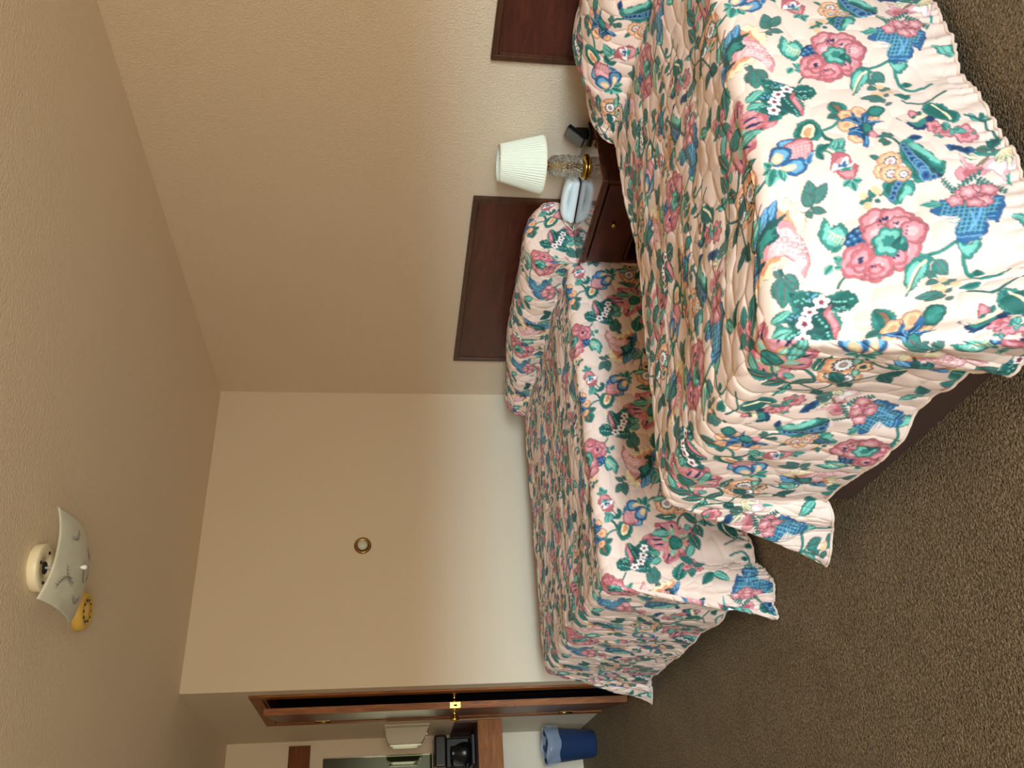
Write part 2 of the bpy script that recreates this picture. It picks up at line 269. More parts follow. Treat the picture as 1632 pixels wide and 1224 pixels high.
['p',[[0.0769,-1.3327],[0.1103,-1.3392],[0.1107,-1.3298],[0.0929,-1.3212]],'ol','cr',0,0.001,0.6],
['l',[[0.0597,-1.3389],[0.0441,-1.3598]],0.32,'tl','te','td','td'],
['l',[[0.0589,-1.3353],[0.0367,-1.3309]],0.32,'tl','te','td','td'],
['l',[[0.064,-1.3345],[0.0508,-1.2922]],0.32,'tl','te','td','td'],
['l',[[0.0804,-1.3248],[0.0838,-1.2986]],0.32,'tl','te','td','td'],
['l',[[0.0735,-1.3295],[0.0782,-1.303]],0.32,'tl','te','td','td'],
['l',[[0.1593,-1.3661],[0.1906,-1.3845]],0.28,'te','td','dk','dk'],
['l',[[0.1593,-1.3661],[0.1714,-1.3399]],0.28,'te','td','dk','dk'],
['l',[[0.1953,-1.3609],[0.2264,-1.3986]],0.28,'te','tl','dk','dk'],
['l',[[0.1932,-1.3631],[0.2099,-1.3971]],0.28,'te','tl','dk','dk'],
['l',[[0.1974,-1.3587],[0.2245,-1.3605]],0.28,'te','tl','dk','dk'],
['l',[[0.1937,-1.365],[0.1922,-1.3804]],0.28,'te','tl','dk','dk'],
['p',[[0.1854,-1.3323],[0.1926,-1.35],[0.2124,-1.3547],[0.2284,-1.3449],[0.2322,-1.3294],[0.2407,-1.3171],[0.2338,-1.296],[0.219,-1.2798],[0.2024,-1.2858],[0.1909,-1.302],[0.1826,-1.3105]],'ro','pk','dr',0.002,0.6],
['p',[[0.1829,-1.3067],[0.1922,-1.3276],[0.2014,-1.3226],[0.2137,-1.3395],[0.2249,-1.3416],[0.2227,-1.3233],[0.2387,-1.3341],[0.2259,-1.3155],[0.2139,-1.3098],[0.1987,-1.3119]],'wh','bl',0,0.001,0.5],
['p',[[0.1987,-1.3119],[0.2183,-1.3165],[0.2294,-1.3187],[0.2196,-1.3016],[0.2044,-1.3037]],'tl','te',0,0.0015,0.72],
['p',[[0.1909,-1.302],[0.2044,-1.3037],[0.2231,-1.3048],[0.2363,-1.3103],[0.2316,-1.2926],[0.219,-1.2798],[0.2024,-1.2858]],'ro','pk',0,0.002,0.7],
['l',[[0.219,-1.2798],[0.2007,-1.2644]],0.3,'tl','te','td','td'],
['l',[[0.2216,-1.2795],[0.2436,-1.2746]],0.3,'tl','te','td','td'],
['l',[[0.2206,-1.276],[0.2266,-1.2501]],0.3,'tl','te','td','td'],
['l',[[0.2418,-1.4794],[0.2298,-1.5304]],0.42,'te','td','br','dk'],
['l',[[0.2405,-1.4796],[0.2038,-1.4649]],0.32,'te','td','br','dk'],
['s',[[0.2392,-1.5124],[0.2422,-1.4915]],0.006,'br'],
['f',[0.2514,-1.4739],0.019,6,['og','ol','og'],0.08,1],
['f',[0.2822,-1.4814],0.019,6,['og','ol','og'],0.08,1],
['f',[0.2418,-1.4374],0.019,6,['og','ol','og'],0.08,1],
['f',[0.3029,-1.4621],0.019,6,['og','ol','og'],0.08,1],
['f',[0.2558,-1.3981],0.019,6,['og','ol','og'],0.08,1],
['p',[[0.3004,-1.4827],[0.3152,-1.4967],[0.3352,-1.4896],[0.3372,-1.4771],[0.3186,-1.4597],[0.304,-1.466]],'td','te','dk',0.0015,0.72],
['p',[[0.2355,-1.4602],[0.2599,-1.4646],[0.2681,-1.4855],[0.2756,-1.4622],[0.2951,-1.4835],[0.3011,-1.4704],[0.2972,-1.451],[0.3274,-1.4425],[0.307,-1.4376],[0.295,-1.4236],[0.2971,-1.4115],[0.2814,-1.3983],[0.2746,-1.3685],[0.2643,-1.37],[0.2626,-1.3933],[0.249,-1.403],[0.2397,-1.4083],[0.2472,-1.4267],[0.2675,-1.4316],[0.2501,-1.448]],'bl','bd','nv',0.002,0.75],
['s',[[0.2711,-1.435],[0.2447,-1.4588]],0.0028,'lb'],
['s',[[0.2747,-1.4384],[0.2698,-1.4711]],0.0028,'lb'],
['s',[[0.2836,-1.4411],[0.2935,-1.4675]],0.0028,'lb'],
['s',[[0.2654,-1.424],[0.2468,-1.415]],0.0028,'lb'],
['s',[[0.2794,-1.4457],[0.277,-1.462]],0.0028,'lb'],
['s',[[0.2935,-1.4475],[0.3144,-1.4444]],0.0028,'lb'],
['s',[[0.2769,-1.4067],[0.2714,-1.3766]],0.0028,'lb'],
['s',[[0.253,-1.418],[0.2692,-1.4078]],0.0028,'lb'],
['p',[[0.274,-1.4306],[0.2872,-1.4445],[0.2982,-1.4349],[0.2966,-1.4194],[0.2765,-1.3951],[0.2718,-1.4074]],'dk','te',0,0.001,0.5],
['d',[[0.2815,-1.4335],[0.2891,-1.4363],[0.2922,-1.4279],[0.2784,-1.4221],[0.2854,-1.423],[0.2785,-1.4123],[0.286,-1.4151]],0.004,'te'],
['p',[[0.2834,-1.4057],[0.295,-1.4138],[0.302,-1.3953],[0.294,-1.3906],[0.2829,-1.3942]],'ro','pk',0,0.0015,0.72],
['l',[[0.3166,-1.3854],[0.3141,-1.4051]],0.4,'te','td','br','dk'],
['l',[[0.3217,-1.3847],[0.3303,-1.4008]],0.4,'te','td','br','dk'],
['l',[[0.3145,-1.378],[0.2945,-1.3733]],0.4,'te','td','br','dk'],
['l',[[0.316,-1.374],[0.3026,-1.355]],0.4,'te','td','br','dk'],
['p',[[0.3295,-1.3369],[0.3398,-1.3606],[0.36,-1.3767],[0.3706,-1.3752],[0.3715,-1.356],[0.3814,-1.3451],[0.3852,-1.329],[0.3949,-1.3182],[0.3986,-1.3023],[0.4134,-1.2941],[0.4109,-1.2762],[0.4043,-1.2591],[0.3873,-1.2525],[0.37,-1.2519],[0.3498,-1.2488],[0.3401,-1.259],[0.3379,-1.2804],[0.3265,-1.3003],[0.3233,-1.3192]],'te','td','dk',0.003,0.85],
['p',[[0.3527,-1.3746],[0.3685,-1.3755],[0.371,-1.3545],[0.3828,-1.3355],[0.394,-1.3153],[0.4019,-1.2988],[0.4135,-1.2911],[0.4099,-1.2764],[0.3858,-1.2889],[0.3755,-1.3117],[0.3558,-1.3332],[0.3486,-1.353]],'te','tl',0,0.003,0.75],
['p',[[0.3392,-1.3512],[0.3468,-1.347],[0.3597,-1.3171],[0.3808,-1.2865],[0.3918,-1.2668],[0.4043,-1.2591],[0.3877,-1.2539],[0.3736,-1.2634],[0.36,-1.2894],[0.3439,-1.3224]],'nv','dk',0,0.003,0.8],
['l',[[0.3621,-1.3764],[0.3937,-1.3782]],0.25,'bl','bd','nv','nv'],
['f',[0.3426,-1.3476],0.0085,6,['lb','bl','bd'],0.14,1],
['f',[0.3443,-1.3348],0.0091,6,['lb','bl','bd'],0.14,1],
['f',[0.347,-1.322],0.0097,6,['lb','bl','bd'],0.14,1],
['f',[0.3499,-1.3061],0.0103,6,['lb','bl','bd'],0.14,1],
['f',[0.3568,-1.2929],0.0109,6,['lb','bl','bd'],0.14,1],
['f',[0.3608,-1.2848],0.0115,6,['lb','bl','bd'],0.14,1],
['f',[0.3676,-1.2717],0.0121,6,['lb','bl','bd'],0.14,1],
['f',[0.3695,-1.264],0.0127,6,['lb','bl','bd'],0.14,1],
['f',[0.385,-1.2588],0.007,6,['lb','bl','bd'],0.14,1],
['p',[[0.2837,-1.2609],[0.2955,-1.2682],[0.3146,-1.2746],[0.3257,-1.261],[0.3384,-1.2533],[0.3453,-1.2375],[0.3359,-1.2241],[0.322,-1.2202],[0.3081,-1.2017],[0.2967,-1.2061],[0.2898,-1.2187],[0.2815,-1.2345]],'te','td','dk',0.003,0.8],
['p',[[0.3281,-1.2547],[0.3443,-1.2377],[0.3359,-1.2241],[0.322,-1.2202],[0.3089,-1.2045],[0.3028,-1.2053],[0.318,-1.2354]],'te','tl',0,0.003,0.7],
['f',[0.3231,-1.2704],0.007,6,['lb','bl','bd'],0.14,1],
['f',[0.3186,-1.259],0.007,6,['lb','bl','bd'],0.14,1],
['f',[0.312,-1.251],0.007,6,['lb','bl','bd'],0.14,1],
['f',[0.3054,-1.243],0.007,6,['lb','bl','bd'],0.14,1],
['f',[0.301,-1.2318],0.007,6,['lb','bl','bd'],0.14,1],
['f',[0.2963,-1.2207],0.007,6,['lb','bl','bd'],0.14,1],
['l',[[0.2867,-1.3213],[0.2672,-1.338]],0.25,'gy','te','dk','dk'],
['f',[0.302,-1.3098],0.024,8,['og','ol','cr'],0.1,1],
['f',[0.3042,-1.3083],0.012,9,['nv','wh','te'],0.2,1],
['d',[[0.3045,-1.3079]],0.0048,'pk'],
['f',[0.287,-1.2875],0.02,8,['og','ol','cr'],0.1,1],
['f',[0.2892,-1.286],0.01,9,['nv','wh','te'],0.2,1],
['d',[[0.2895,-1.2856]],0.004,'pk'],
['f',[0.2988,-1.2798],0.02,8,['og','ol','cr'],0.1,1],
['f',[0.301,-1.2783],0.01,9,['nv','wh','te'],0.2,1],
['d',[[0.3013,-1.2779]],0.004,'pk'],
['f',[0.3229,-1.2734],0.017,8,['og','ol','cr'],0.1,1],
['f',[0.325,-1.2719],0.0085,9,['nv','wh','te'],0.2,1],
['d',[[0.3254,-1.2716]],0.0034,'pk'],
['l',[[0.2627,-1.2282],[0.2518,-1.2504]],0.3,'gy','te','dk','dk'],
['l',[[0.2578,-1.226],[0.2288,-1.2211]],0.3,'gy','te','dk','dk'],
['l',[[0.2611,-1.2226],[0.272,-1.2124]],0.3,'gy','te','dk','dk'],
['l',[[0.2717,-1.2299],[0.279,-1.2407]],0.3,'gy','te','dk','dk'],
['d',[[0.2396,-1.2373],[0.2642,-1.2487],[0.2708,-1.2418],[0.2457,-1.213],[0.2462,-1.2072]],0.008,'ol'],
['p',[[0.4225,-1.4725],[0.434,-1.4877],[0.4503,-1.4886],[0.4678,-1.4791],[0.4756,-1.4611],[0.4854,-1.4496],[0.4909,-1.4321],[0.4805,-1.414],[0.4689,-1.4124],[0.458,-1.4272],[0.4428,-1.436],[0.4308,-1.4478],[0.4229,-1.459]],'te','td','dk',0.002,0.85],
['s',[[0.4461,-1.4824],[0.4583,-1.4637],[0.465,-1.4493],[0.4687,-1.4256]],0.005,'cr'],
['p',[[0.3587,-1.4486],[0.3655,-1.441],[0.3821,-1.4286],[0.4044,-1.4352],[0.4243,-1.4488],[0.4364,-1.437],[0.4262,-1.4188],[0.4095,-1.4082],[0.3896,-1.4014],[0.3796,-1.4126],[0.3704,-1.4271]],'bd','te','dk',0.003,0.6],
['p',[[0.384,-1.4349],[0.4039,-1.4485],[0.4248,-1.4504],[0.4202,-1.4427],[0.4001,-1.4358]],'ol','cr',0,0.0015,0.72],
['l',[[0.4049,-1.4517],[0.4162,-1.4667]],0.3,'te','td',0,'dk'],
['p',[[0.3893,-1.4641],[0.3955,-1.4732],[0.4056,-1.4616],[0.4027,-1.452],[0.39,-1.4473]],'ro','pk','dr',0.0015,0.72],
['l',[[0.3986,-1.446],[0.3919,-1.4537]],0.5,'te','td',0,'dk'],
['f',[0.4302,-1.41],0.018,5,['ro','pk','ro'],0.25,1],
['f',[0.4435,-1.3886],0.02,6,['ro','pk','ro'],0.25,1],
['f',[0.4837,-1.3731],0.026,7,['ro','pk','ro'],0.18,1],
['l',[[0.4564,-1.4012],[0.4455,-1.4159]],0.4,'te','td',0,'dk'],
['l',[[0.4523,-1.3954],[0.4395,-1.3972]],0.35,'td','te',0,'dk'],
['l',[[0.4544,-1.3951],[0.4548,-1.4243]],0.25,'te','tl','dk','dk'],
['l',[[0.4629,-1.3938],[0.4538,-1.3726]],0.25,'te','tl','dk','dk'],
['l',[[0.4651,-1.387],[0.4915,-1.3799]],0.25,'te','tl','dk','dk'],
['l',[[0.4274,-1.3797],[0.4158,-1.3782]],0.25,'te','tl','dk','dk'],
['l',[[0.4295,-1.3794],[0.4304,-1.3649]],0.25,'te','tl','dk','dk'],
['l',[[0.4326,-1.3822],[0.4303,-1.3889]],0.25,'te','tl','dk','dk'],
['l',[[0.4968,-1.3759],[0.5104,-1.3771]],0.25,'te','tl','dk','dk'],
['l',[[0.465,-1.3935],[0.4766,-1.395]],0.25,'te','tl','dk','dk'],
['s',[[0.4476,-1.4156],[0.4564,-1.4012],[0.4736,-1.3858]],0.004,'te'],
['l',[[0.5261,-1.4039],[0.5096,-1.4343]],0.2,'te','tl',0,'dk'],
['l',[[0.5261,-1.4039],[0.5579,-1.4221]],0.3,'te','tl','dk','dk'],
['l',[[0.5399,-1.4182],[0.5335,-1.4323]],0.4,'te','td',0,'dk'],
['p',[[0.4326,-1.3409],[0.4482,-1.3418],[0.463,-1.3334],[0.4786,-1.328],[0.4819,-1.312],[0.4692,-1.3061],[0.4552,-1.3097],[0.4456,-1.3203],[0.4332,-1.3221]],'bl','bd','dk',0.002,0.7],
['s',[[0.4779,-1.3064],[0.4852,-1.2962],[0.5078,-1.293],[0.5293,-1.293]],0.008,'te'],
['l',[[0.4883,-1.2988],[0.5086,-1.3268]],0.35,'te','gy','br','dk'],
['l',[[0.5088,-1.2959],[0.5267,-1.3227]],0.35,'te','gy','br','dk'],
['l',[[0.4935,-1.295],[0.4911,-1.32]],0.35,'te','gy','br','dk'],
['p',[[0.448,-1.3076],[0.4523,-1.3009],[0.4527,-1.2825],[0.4672,-1.2744],[0.4784,-1.2758],[0.4694,-1.262],[0.4521,-1.2614],[0.4454,-1.2865]],'lp','pk','ln',0.001,0.6],
['p',[[0.4272,-1.2604],[0.4402,-1.2706],[0.4561,-1.2669],[0.4754,-1.2672],[0.4958,-1.2704],[0.4999,-1.2578],[0.4829,-1.2452],[0.4676,-1.2503],[0.4516,-1.2406],[0.4344,-1.24]],'pk','ro','dr',0.002,0.6],
['p',[[0.4836,-1.266],[0.4967,-1.2793],[0.5171,-1.2825],[0.5273,-1.269],[0.5385,-1.2644],[0.5253,-1.2275],[0.5132,-1.2351],[0.503,-1.2543],[0.4908,-1.256]],'lp','wh','ln',0.001,0.6],
['p',[[0.5395,-1.2793],[0.5528,-1.2744],[0.5516,-1.2565],[0.5384,-1.2464],[0.5334,-1.2501]],'wh','lp','ln',0.001,0.6],
['p',[[0.5181,-1.2915],[0.5509,-1.3053],[0.5641,-1.2941],[0.5488,-1.2872],[0.5375,-1.2796],[0.5212,-1.2698],[0.5121,-1.2681]],'cr','ol','ln',0.001,0.6],
['l',[[0.5314,-1.2927],[0.5101,-1.2623]],0.2,'te','cr',0,0],
['l',[[0.5345,-1.2892],[0.5202,-1.2669]],0.2,'te','cr',0,0],
['l',[[0.5385,-1.2886],[0.5344,-1.2529]],0.2,'te','cr',0,0],
['l',[[0.5375,-1.2918],[0.5477,-1.2721]],0.2,'te','cr',0,0],
['l',[[0.4585,-1.3],[0.4701,-1.2831]],0.2,'te','cr',0,0],
['l',[[0.4774,-1.273],[0.5007,-1.2848]],0.2,'te','cr',0,0],
['l',[[0.4512,-1.3041],[0.4813,-1.2845]],0.2,'te','cr',0,0],
['s',[[0.4744,-1.2704],[0.4875,-1.2776],[0.4997,-1.288]],0.006,'br'],
['s',[[0.4678,-1.2384],[0.5115,-1.1886]],0.003,'td'],
['l',[[0.4706,-1.2352],[0.4665,-1.2235]],0.3,'te','td',0,0],
['l',[[0.4706,-1.2352],[0.4798,-1.2413]],0.3,'te','td',0,0],
['l',[[0.4761,-1.2289],[0.4717,-1.2164]],0.3,'te','td',0,0],
['l',[[0.4761,-1.2289],[0.486,-1.2354]],0.3,'te','td',0,0],
['l',[[0.4816,-1.2227],[0.4769,-1.2093]],0.3,'te','td',0,0],
['l',[[0.4816,-1.2227],[0.4922,-1.2295]],0.3,'te','td',0,0],
['l',[[0.4871,-1.2164],[0.4822,-1.2027]],0.3,'te','td',0,0],
['l',[[0.4871,-1.2164],[0.4979,-1.2235]],0.3,'te','td',0,0],
['l',[[0.4925,-1.2102],[0.488,-1.1974]],0.3,'te','td',0,0],
['l',[[0.4925,-1.2102],[0.5027,-1.2168]],0.3,'te','td',0,0],
['l',[[0.498,-1.204],[0.4937,-1.1921]],0.3,'te','td',0,0],
['l',[[0.498,-1.204],[0.5074,-1.2101]],0.3,'te','td',0,0],
['l',[[0.5034,-1.1978],[0.4994,-1.1869]],0.3,'te','td',0,0],
['l',[[0.5034,-1.1978],[0.5122,-1.2035]],0.3,'te','td',0,0],
['l',[[0.5088,-1.1917],[0.5051,-1.1816]],0.3,'te','td',0,0],
['l',[[0.5088,-1.1917],[0.5169,-1.1968]],0.3,'te','td',0,0],
['s',[[0.4807,-1.2575],[0.411,-1.2139]],0.003,'td'],
['l',[[0.4763,-1.2547],[0.4714,-1.2607]],0.3,'te','td',0,0],
['l',[[0.4763,-1.2547],[0.4738,-1.2441]],0.3,'te','td',0,0],
['l',[[0.4675,-1.2492],[0.4622,-1.2557]],0.3,'te','td',0,0],
['l',[[0.4675,-1.2492],[0.4648,-1.2378]],0.3,'te','td',0,0],
['l',[[0.4587,-1.2437],[0.4531,-1.2506]],0.3,'te','td',0,0],
['l',[[0.4587,-1.2437],[0.4559,-1.2316]],0.3,'te','td',0,0],
['l',[[0.45,-1.2383],[0.4442,-1.2453]],0.3,'te','td',0,0],
['l',[[0.45,-1.2383],[0.4472,-1.2258]],0.3,'te','td',0,0],
['l',[[0.4413,-1.2328],[0.4358,-1.2394]],0.3,'te','td',0,0],
['l',[[0.4413,-1.2328],[0.4387,-1.2212]],0.3,'te','td',0,0],
['l',[[0.4326,-1.2274],[0.4275,-1.2335]],0.3,'te','td',0,0],
['l',[[0.4326,-1.2274],[0.4302,-1.2166]],0.3,'te','td',0,0],
['l',[[0.424,-1.222],[0.4192,-1.2276]],0.3,'te','td',0,0],
['l',[[0.424,-1.222],[0.4218,-1.212]],0.3,'te','td',0,0],
['l',[[0.4153,-1.2166],[0.411,-1.2218]],0.3,'te','td',0,0],
['l',[[0.4153,-1.2166],[0.4133,-1.2074]],0.3,'te','td',0,0],
['s',[[0.3996,-1.2508],[0.4211,-1.2125]],0.003,'td'],
['l',[[0.4014,-1.2476],[0.3978,-1.2398]],0.3,'te','td',0,0],
['l',[[0.4014,-1.2476],[0.4077,-1.2505]],0.3,'te','td',0,0],
['l',[[0.405,-1.2411],[0.4011,-1.2327]],0.3,'te','td',0,0],
['l',[[0.405,-1.2411],[0.4119,-1.2443]],0.3,'te','td',0,0],
['l',[[0.4086,-1.2347],[0.4044,-1.2257]],0.3,'te','td',0,0],
['l',[[0.4086,-1.2347],[0.416,-1.2381]],0.3,'te','td',0,0],
['l',[[0.4122,-1.2284],[0.4084,-1.2201]],0.3,'te','td',0,0],
['l',[[0.4122,-1.2284],[0.419,-1.2314]],0.3,'te','td',0,0],
['l',[[0.4158,-1.222],[0.4123,-1.2145]],0.3,'te','td',0,0],
['l',[[0.4158,-1.222],[0.4219,-1.2248]],0.3,'te','td',0,0],
['l',[[0.4193,-1.2157],[0.4162,-1.209]],0.3,'te','td',0,0],
['l',[[0.4193,-1.2157],[0.4249,-1.2182]],0.3,'te','td',0,0],
['l',[[0.5294,-1.2388],[0.5264,-1.201]],0.1,'tl','te',0,0],
['l',[[0.5274,-1.2272],[0.5243,-1.2365]],0.3,'tl','te',0,0],
['p',[[0.3602,-1.1664],[0.374,-1.1782],[0.3925,-1.1941],[0.4118,-1.1915],[0.4249,-1.1805],[0.4411,-1.1692],[0.4697,-1.1654],[0.4853,-1.1815],[0.5013,-1.1702],[0.4875,-1.136],[0.4722,-1.1114],[0.4556,-1.1246],[0.4508,-1.0967],[0.4341,-1.0815],[0.4096,-1.0761],[0.3937,-1.0867],[0.3942,-1.1128],[0.4091,-1.133],[0.3968,-1.1458],[0.3784,-1.1504],[0.3657,-1.1521]],'bl','bl','nv',0.003,0.9],
['s',[[0.3864,-1.1857],[0.4965,-1.1709]],0.0022,'lb'],
['s',[[0.386,-1.1738],[0.49,-1.1599]],0.0022,'lb'],
['s',[[0.3855,-1.1621],[0.4835,-1.1491]],0.0022,'lb'],
['s',[[0.3851,-1.1504],[0.4771,-1.1383]],0.0022,'lb'],
['s',[[0.3846,-1.1389],[0.4707,-1.1275]],0.0022,'lb'],
['s',[[0.3842,-1.1274],[0.4643,-1.1169]],0.0022,'lb'],
['s',[[0.3995,-1.1139],[0.4465,-1.1078]],0.0022,'lb'],
['s',[[0.3958,-1.103],[0.4427,-1.0969]],0.0022,'lb'],
['s',[[0.3923,-1.0921],[0.439,-1.0861]],0.0022,'lb'],
['s',[[0.3928,-1.1848],[0.3752,-1.1508]],0.0018,'tl'],
['s',[[0.4025,-1.1835],[0.3848,-1.1496]],0.0018,'tl'],
['s',[[0.4121,-1.1822],[0.3943,-1.1483]],0.0018,'tl'],
['s',[[0.4217,-1.1809],[0.3885,-1.1004]],0.0018,'tl'],
['s',[[0.4313,-1.1796],[0.3979,-1.0992]],0.0018,'tl'],
['s',[[0.4408,-1.1784],[0.4072,-1.098]],0.0018,'tl'],
['s',[[0.4504,-1.1771],[0.4166,-1.0968]],0.0018,'tl'],
['s',[[0.46,-1.1758],[0.426,-1.0956]],0.0018,'tl'],
['s',[[0.4695,-1.1745],[0.4353,-1.0944]],0.0018,'tl'],
['s',[[0.4791,-1.1732],[0.4607,-1.1395]],0.0018,'tl'],
['s',[[0.4886,-1.1719],[0.4702,-1.1383]],0.0018,'tl'],
['s',[[0.4555,-1.1627],[0.4406,-1.1288],[0.418,-1.101]],0.006,'lb'],
['s',[[0.4306,-1.148],[0.4312,-1.1301],[0.4315,-1.1167]],0.005,'lb'],
['f',[0.4315,-1.2003],0.017,5,['ro','pk','lp'],0.2,1],
['f',[0.4445,-1.1893],0.017,5,['ro','pk','lp'],0.2,1],
['f',[0.4628,-1.1938],0.017,5,['ro','pk','lp'],0.2,1],
['f',[0.4771,-1.1964],0.017,5,['ro','pk','lp'],0.2,1],
['f',[0.4609,-1.2079],0.017,5,['ro','pk','lp'],0.2,1],
['f',[0.4441,-1.2079],0.017,5,['ro','pk','lp'],0.2,1],
['f',[0.4632,-1.1754],0.017,5,['ro','pk','lp'],0.2,1],
['f',[0.4457,-1.1731],0.017,5,['ro','pk','lp'],0.2,1],
['f',[0.4135,-1.1866],0.017,5,['ro','pk','lp'],0.2,1],
['f',[0.4834,-1.2049],0.017,5,['ro','pk','lp'],0.2,1],
['p',[[0.3899,-1.0851],[0.4089,-1.074],[0.4372,-1.0811],[0.4286,-1.0608],[0.4122,-1.0459],[0.3979,-1.0604]],'te','tl','td',0.003,0.7],
['l',[[0.3836,-1.1769],[0.3674,-1.1998]],0.2,'tl','te',0,'td'],
['l',[[0.3818,-1.1817],[0.3445,-1.1913]],0.2,'tl','te',0,'td'],
['l',[[0.3811,-1.1795],[0.3522,-1.1834]],0.2,'tl','te',0,'td'],
['p',[[0.2872,-1.0156],[0.304,-1.0596],[0.3234,-1.0699],[0.347,-1.0627],[0.3307,-1.0268],[0.3149,-1.0122],[0.2995,-0.9936],[0.2854,-0.979],[0.2912,-1.0028]],'te','tl','td',0.003,0.8],
['s',[[0.3363,-1.0597],[0.3188,-1.045],[0.3038,-1.0177],[0.2918,-0.9945]],0.006,'cr'],
['s',[[0.3263,-1.0483],[0.3069,-1.0173],[0.2909,-0.9865]],0.003,'dk'],
['l',[[0.3519,-1.0578],[0.3708,-1.0177]],0.32,'gy','te','dr','dk'],
['l',[[0.3493,-1.0203],[0.3307,-1.0268]],0.32,'gy','te','dr','dk'],
['l',[[0.3485,-1.008],[0.3221,-0.9949]],0.32,'gy','te','dr','dk'],
['l',[[0.3512,-0.9872],[0.3799,-1.0021]],0.32,'gy','te','dr','dk'],
['l',[[0.3469,-1.0373],[0.3345,-1.0139]],0.32,'gy','te','dr','dk'],
['s',[[0.3519,-1.0578],[0.3493,-1.0203],[0.3527,-0.987],[0.3526,-0.9629]],0.004,'te'],
['d',[[0.3561,-1.0071],[0.3711,-0.9807],[0.3359,-0.979],[0.3491,-0.9713],[0.3441,-0.98]],0.009,'ol'],
['l',[[0.3483,-0.9594],[0.2982,-0.9694]],0.25,'gy','te','dr','dk'],
['l',[[0.35,-0.9552],[0.3132,-0.9477]],0.25,'gy','te','dr','dk'],
['l',[[0.35,-0.9552],[0.3383,-0.9387]],0.25,'gy','te','dr','dk'],
['l',[[0.3454,-0.932],[0.3629,-0.9378]],0.25,'gy','te','dr','dk'],
['l',[[0.3513,-0.959],[0.364,-0.9735]],0.25,'gy','te','dr','dk'],
['l',[[0.4178,-0.9974],[0.4223,-1.0195]],0.5,'te','td',0,'dk'],
['p',[[0.3759,-1.5291],[0.3954,-1.5365],[0.412,-1.5339],[0.4075,-1.519],[0.3921,-1.5136]],'te','td','dk',0.0015,0.72],
['l',[[-0.0344,-0.9302],[0.0198,-1.0151]],0.3,'pk','pk','nv','ro'],
['l',[[-0.0073,-0.9371],[0.0723,-0.9231]],0.36,'pk','pk','nv','ro'],
['l',[[-0.008,-0.9199],[0.0359,-0.85]],0.34,'pk','pk','nv','ro'],
['l',[[-0.029,-0.9127],[-0.0339,-0.8381]],0.3,'pk','pk','nv','ro'],
['l',[[-0.0495,-0.9226],[-0.1193,-0.8806]],0.34,'pk','pk','nv','ro'],
['l',[[-0.0491,-0.9398],[-0.109,-0.9095]],0.34,'pk','pk','nv','ro'],
['l',[[-0.0399,-0.9479],[-0.0418,-0.9923]],0.34,'pk','pk','nv','ro'],
['l',[[-0.0236,-0.9425],[0.0324,-0.9916]],0.26,'pk','pk','nv','ro'],
['l',[[-0.0047,-0.9282],[0.0695,-0.902]],0.26,'pk','pk','nv','ro'],
['l',[[-0.0526,-0.9143],[-0.096,-0.8625]],0.3,'pk','pk','nv','ro'],
['p',[[-0.0789,-0.9418],[-0.0481,-0.9838],[-0.0192,-0.9862],[0.0189,-1.0129],[0.0277,-0.9875],[0.0214,-0.9482],[0.0615,-0.9411],[0.0758,-0.91],[0.0426,-0.8953],[-0.0161,-0.8991],[0.0226,-0.8756],[0.0389,-0.8498],[-0.0406,-0.8365],[-0.0505,-0.872],[-0.0901,-0.8621],[-0.112,-0.8843],[-0.1074,-0.9136]],'ro','pk',0,0.004,0.85],
['l',[[-0.0068,-0.9544],[0.0177,-1.0017]],0.09,'nv','nv',0,0],
['l',[[0.0156,-0.9183],[0.0671,-0.9106]],0.09,'nv','nv',0,0],
['l',[[-0.0176,-0.895],[0.0261,-0.8547]],0.09,'nv','nv',0,0],
['l',[[-0.0267,-0.8872],[-0.025,-0.8457]],0.09,'nv','nv',0,0],
['l',[[-0.0691,-0.9026],[-0.1062,-0.884]],0.09,'nv','nv',0,0],
['l',[[-0.0642,-0.9322],[-0.1015,-0.9132]],0.09,'nv','nv',0,0],
['l',[[-0.0351,-0.9607],[-0.039,-0.9831]],0.09,'nv','nv',0,0],
['l',[[0.0165,-0.9355],[0.058,-0.9327]],0.09,'nv','nv',0,0],
['l',[[0.0149,-0.9013],[0.041,-0.8912]],0.09,'nv','nv',0,0],
['l',[[-0.0474,-0.8802],[-0.0626,-0.8563]],0.09,'nv','nv',0,0],
['l',[[-0.0225,-0.9294],[-0.0042,-0.9852]],0.35,'og','tl','cr','br'],
['l',[[-0.0063,-0.924],[0.0242,-0.9092]],0.35,'og','tl','cr','br'],
['l',[[-0.0232,-0.9038],[-0.0187,-0.8617]],0.35,'og','tl','cr','br'],
['l',[[-0.0451,-0.918],[-0.084,-0.8951]],0.35,'og','tl','cr','br'],
['l',[[-0.0463,-0.931],[-0.0577,-0.9579]],0.35,'og','tl','cr','br'],
['l',[[-0.0439,-0.9052],[-0.0677,-0.8983]],0.35,'og','tl','cr','br'],
['p',[[-0.0505,-0.9443],[-0.0239,-0.9578],[-0.0033,-0.9476],[-0.0021,-0.9195],[-0.022,-0.8995],[-0.0423,-0.9093],[-0.0525,-0.9228]],'dk','td','og',0.001,0.9],
['d',[[-0.0385,-0.9435],[-0.0229,-0.9477],[-0.012,-0.9408],[-0.042,-0.9342],[-0.0273,-0.9362],[-0.0145,-0.9311],[-0.0397,-0.9241],[-0.0257,-0.9245],[-0.0127,-0.9202],[-0.0353,-0.9153],[-0.0231,-0.9123]],0.0062,'te'],
['l',[[-0.0134,-0.8905],[0.0576,-0.888]],0.25,'te','tl','dk','dk'],
['l',[[0.0368,-0.9869],[0.0797,-1.0087]],0.3,'te','tl','dk','dk'],
['l',[[0.035,-0.967],[0.0749,-0.9665]],0.3,'te','tl','dk','dk'],
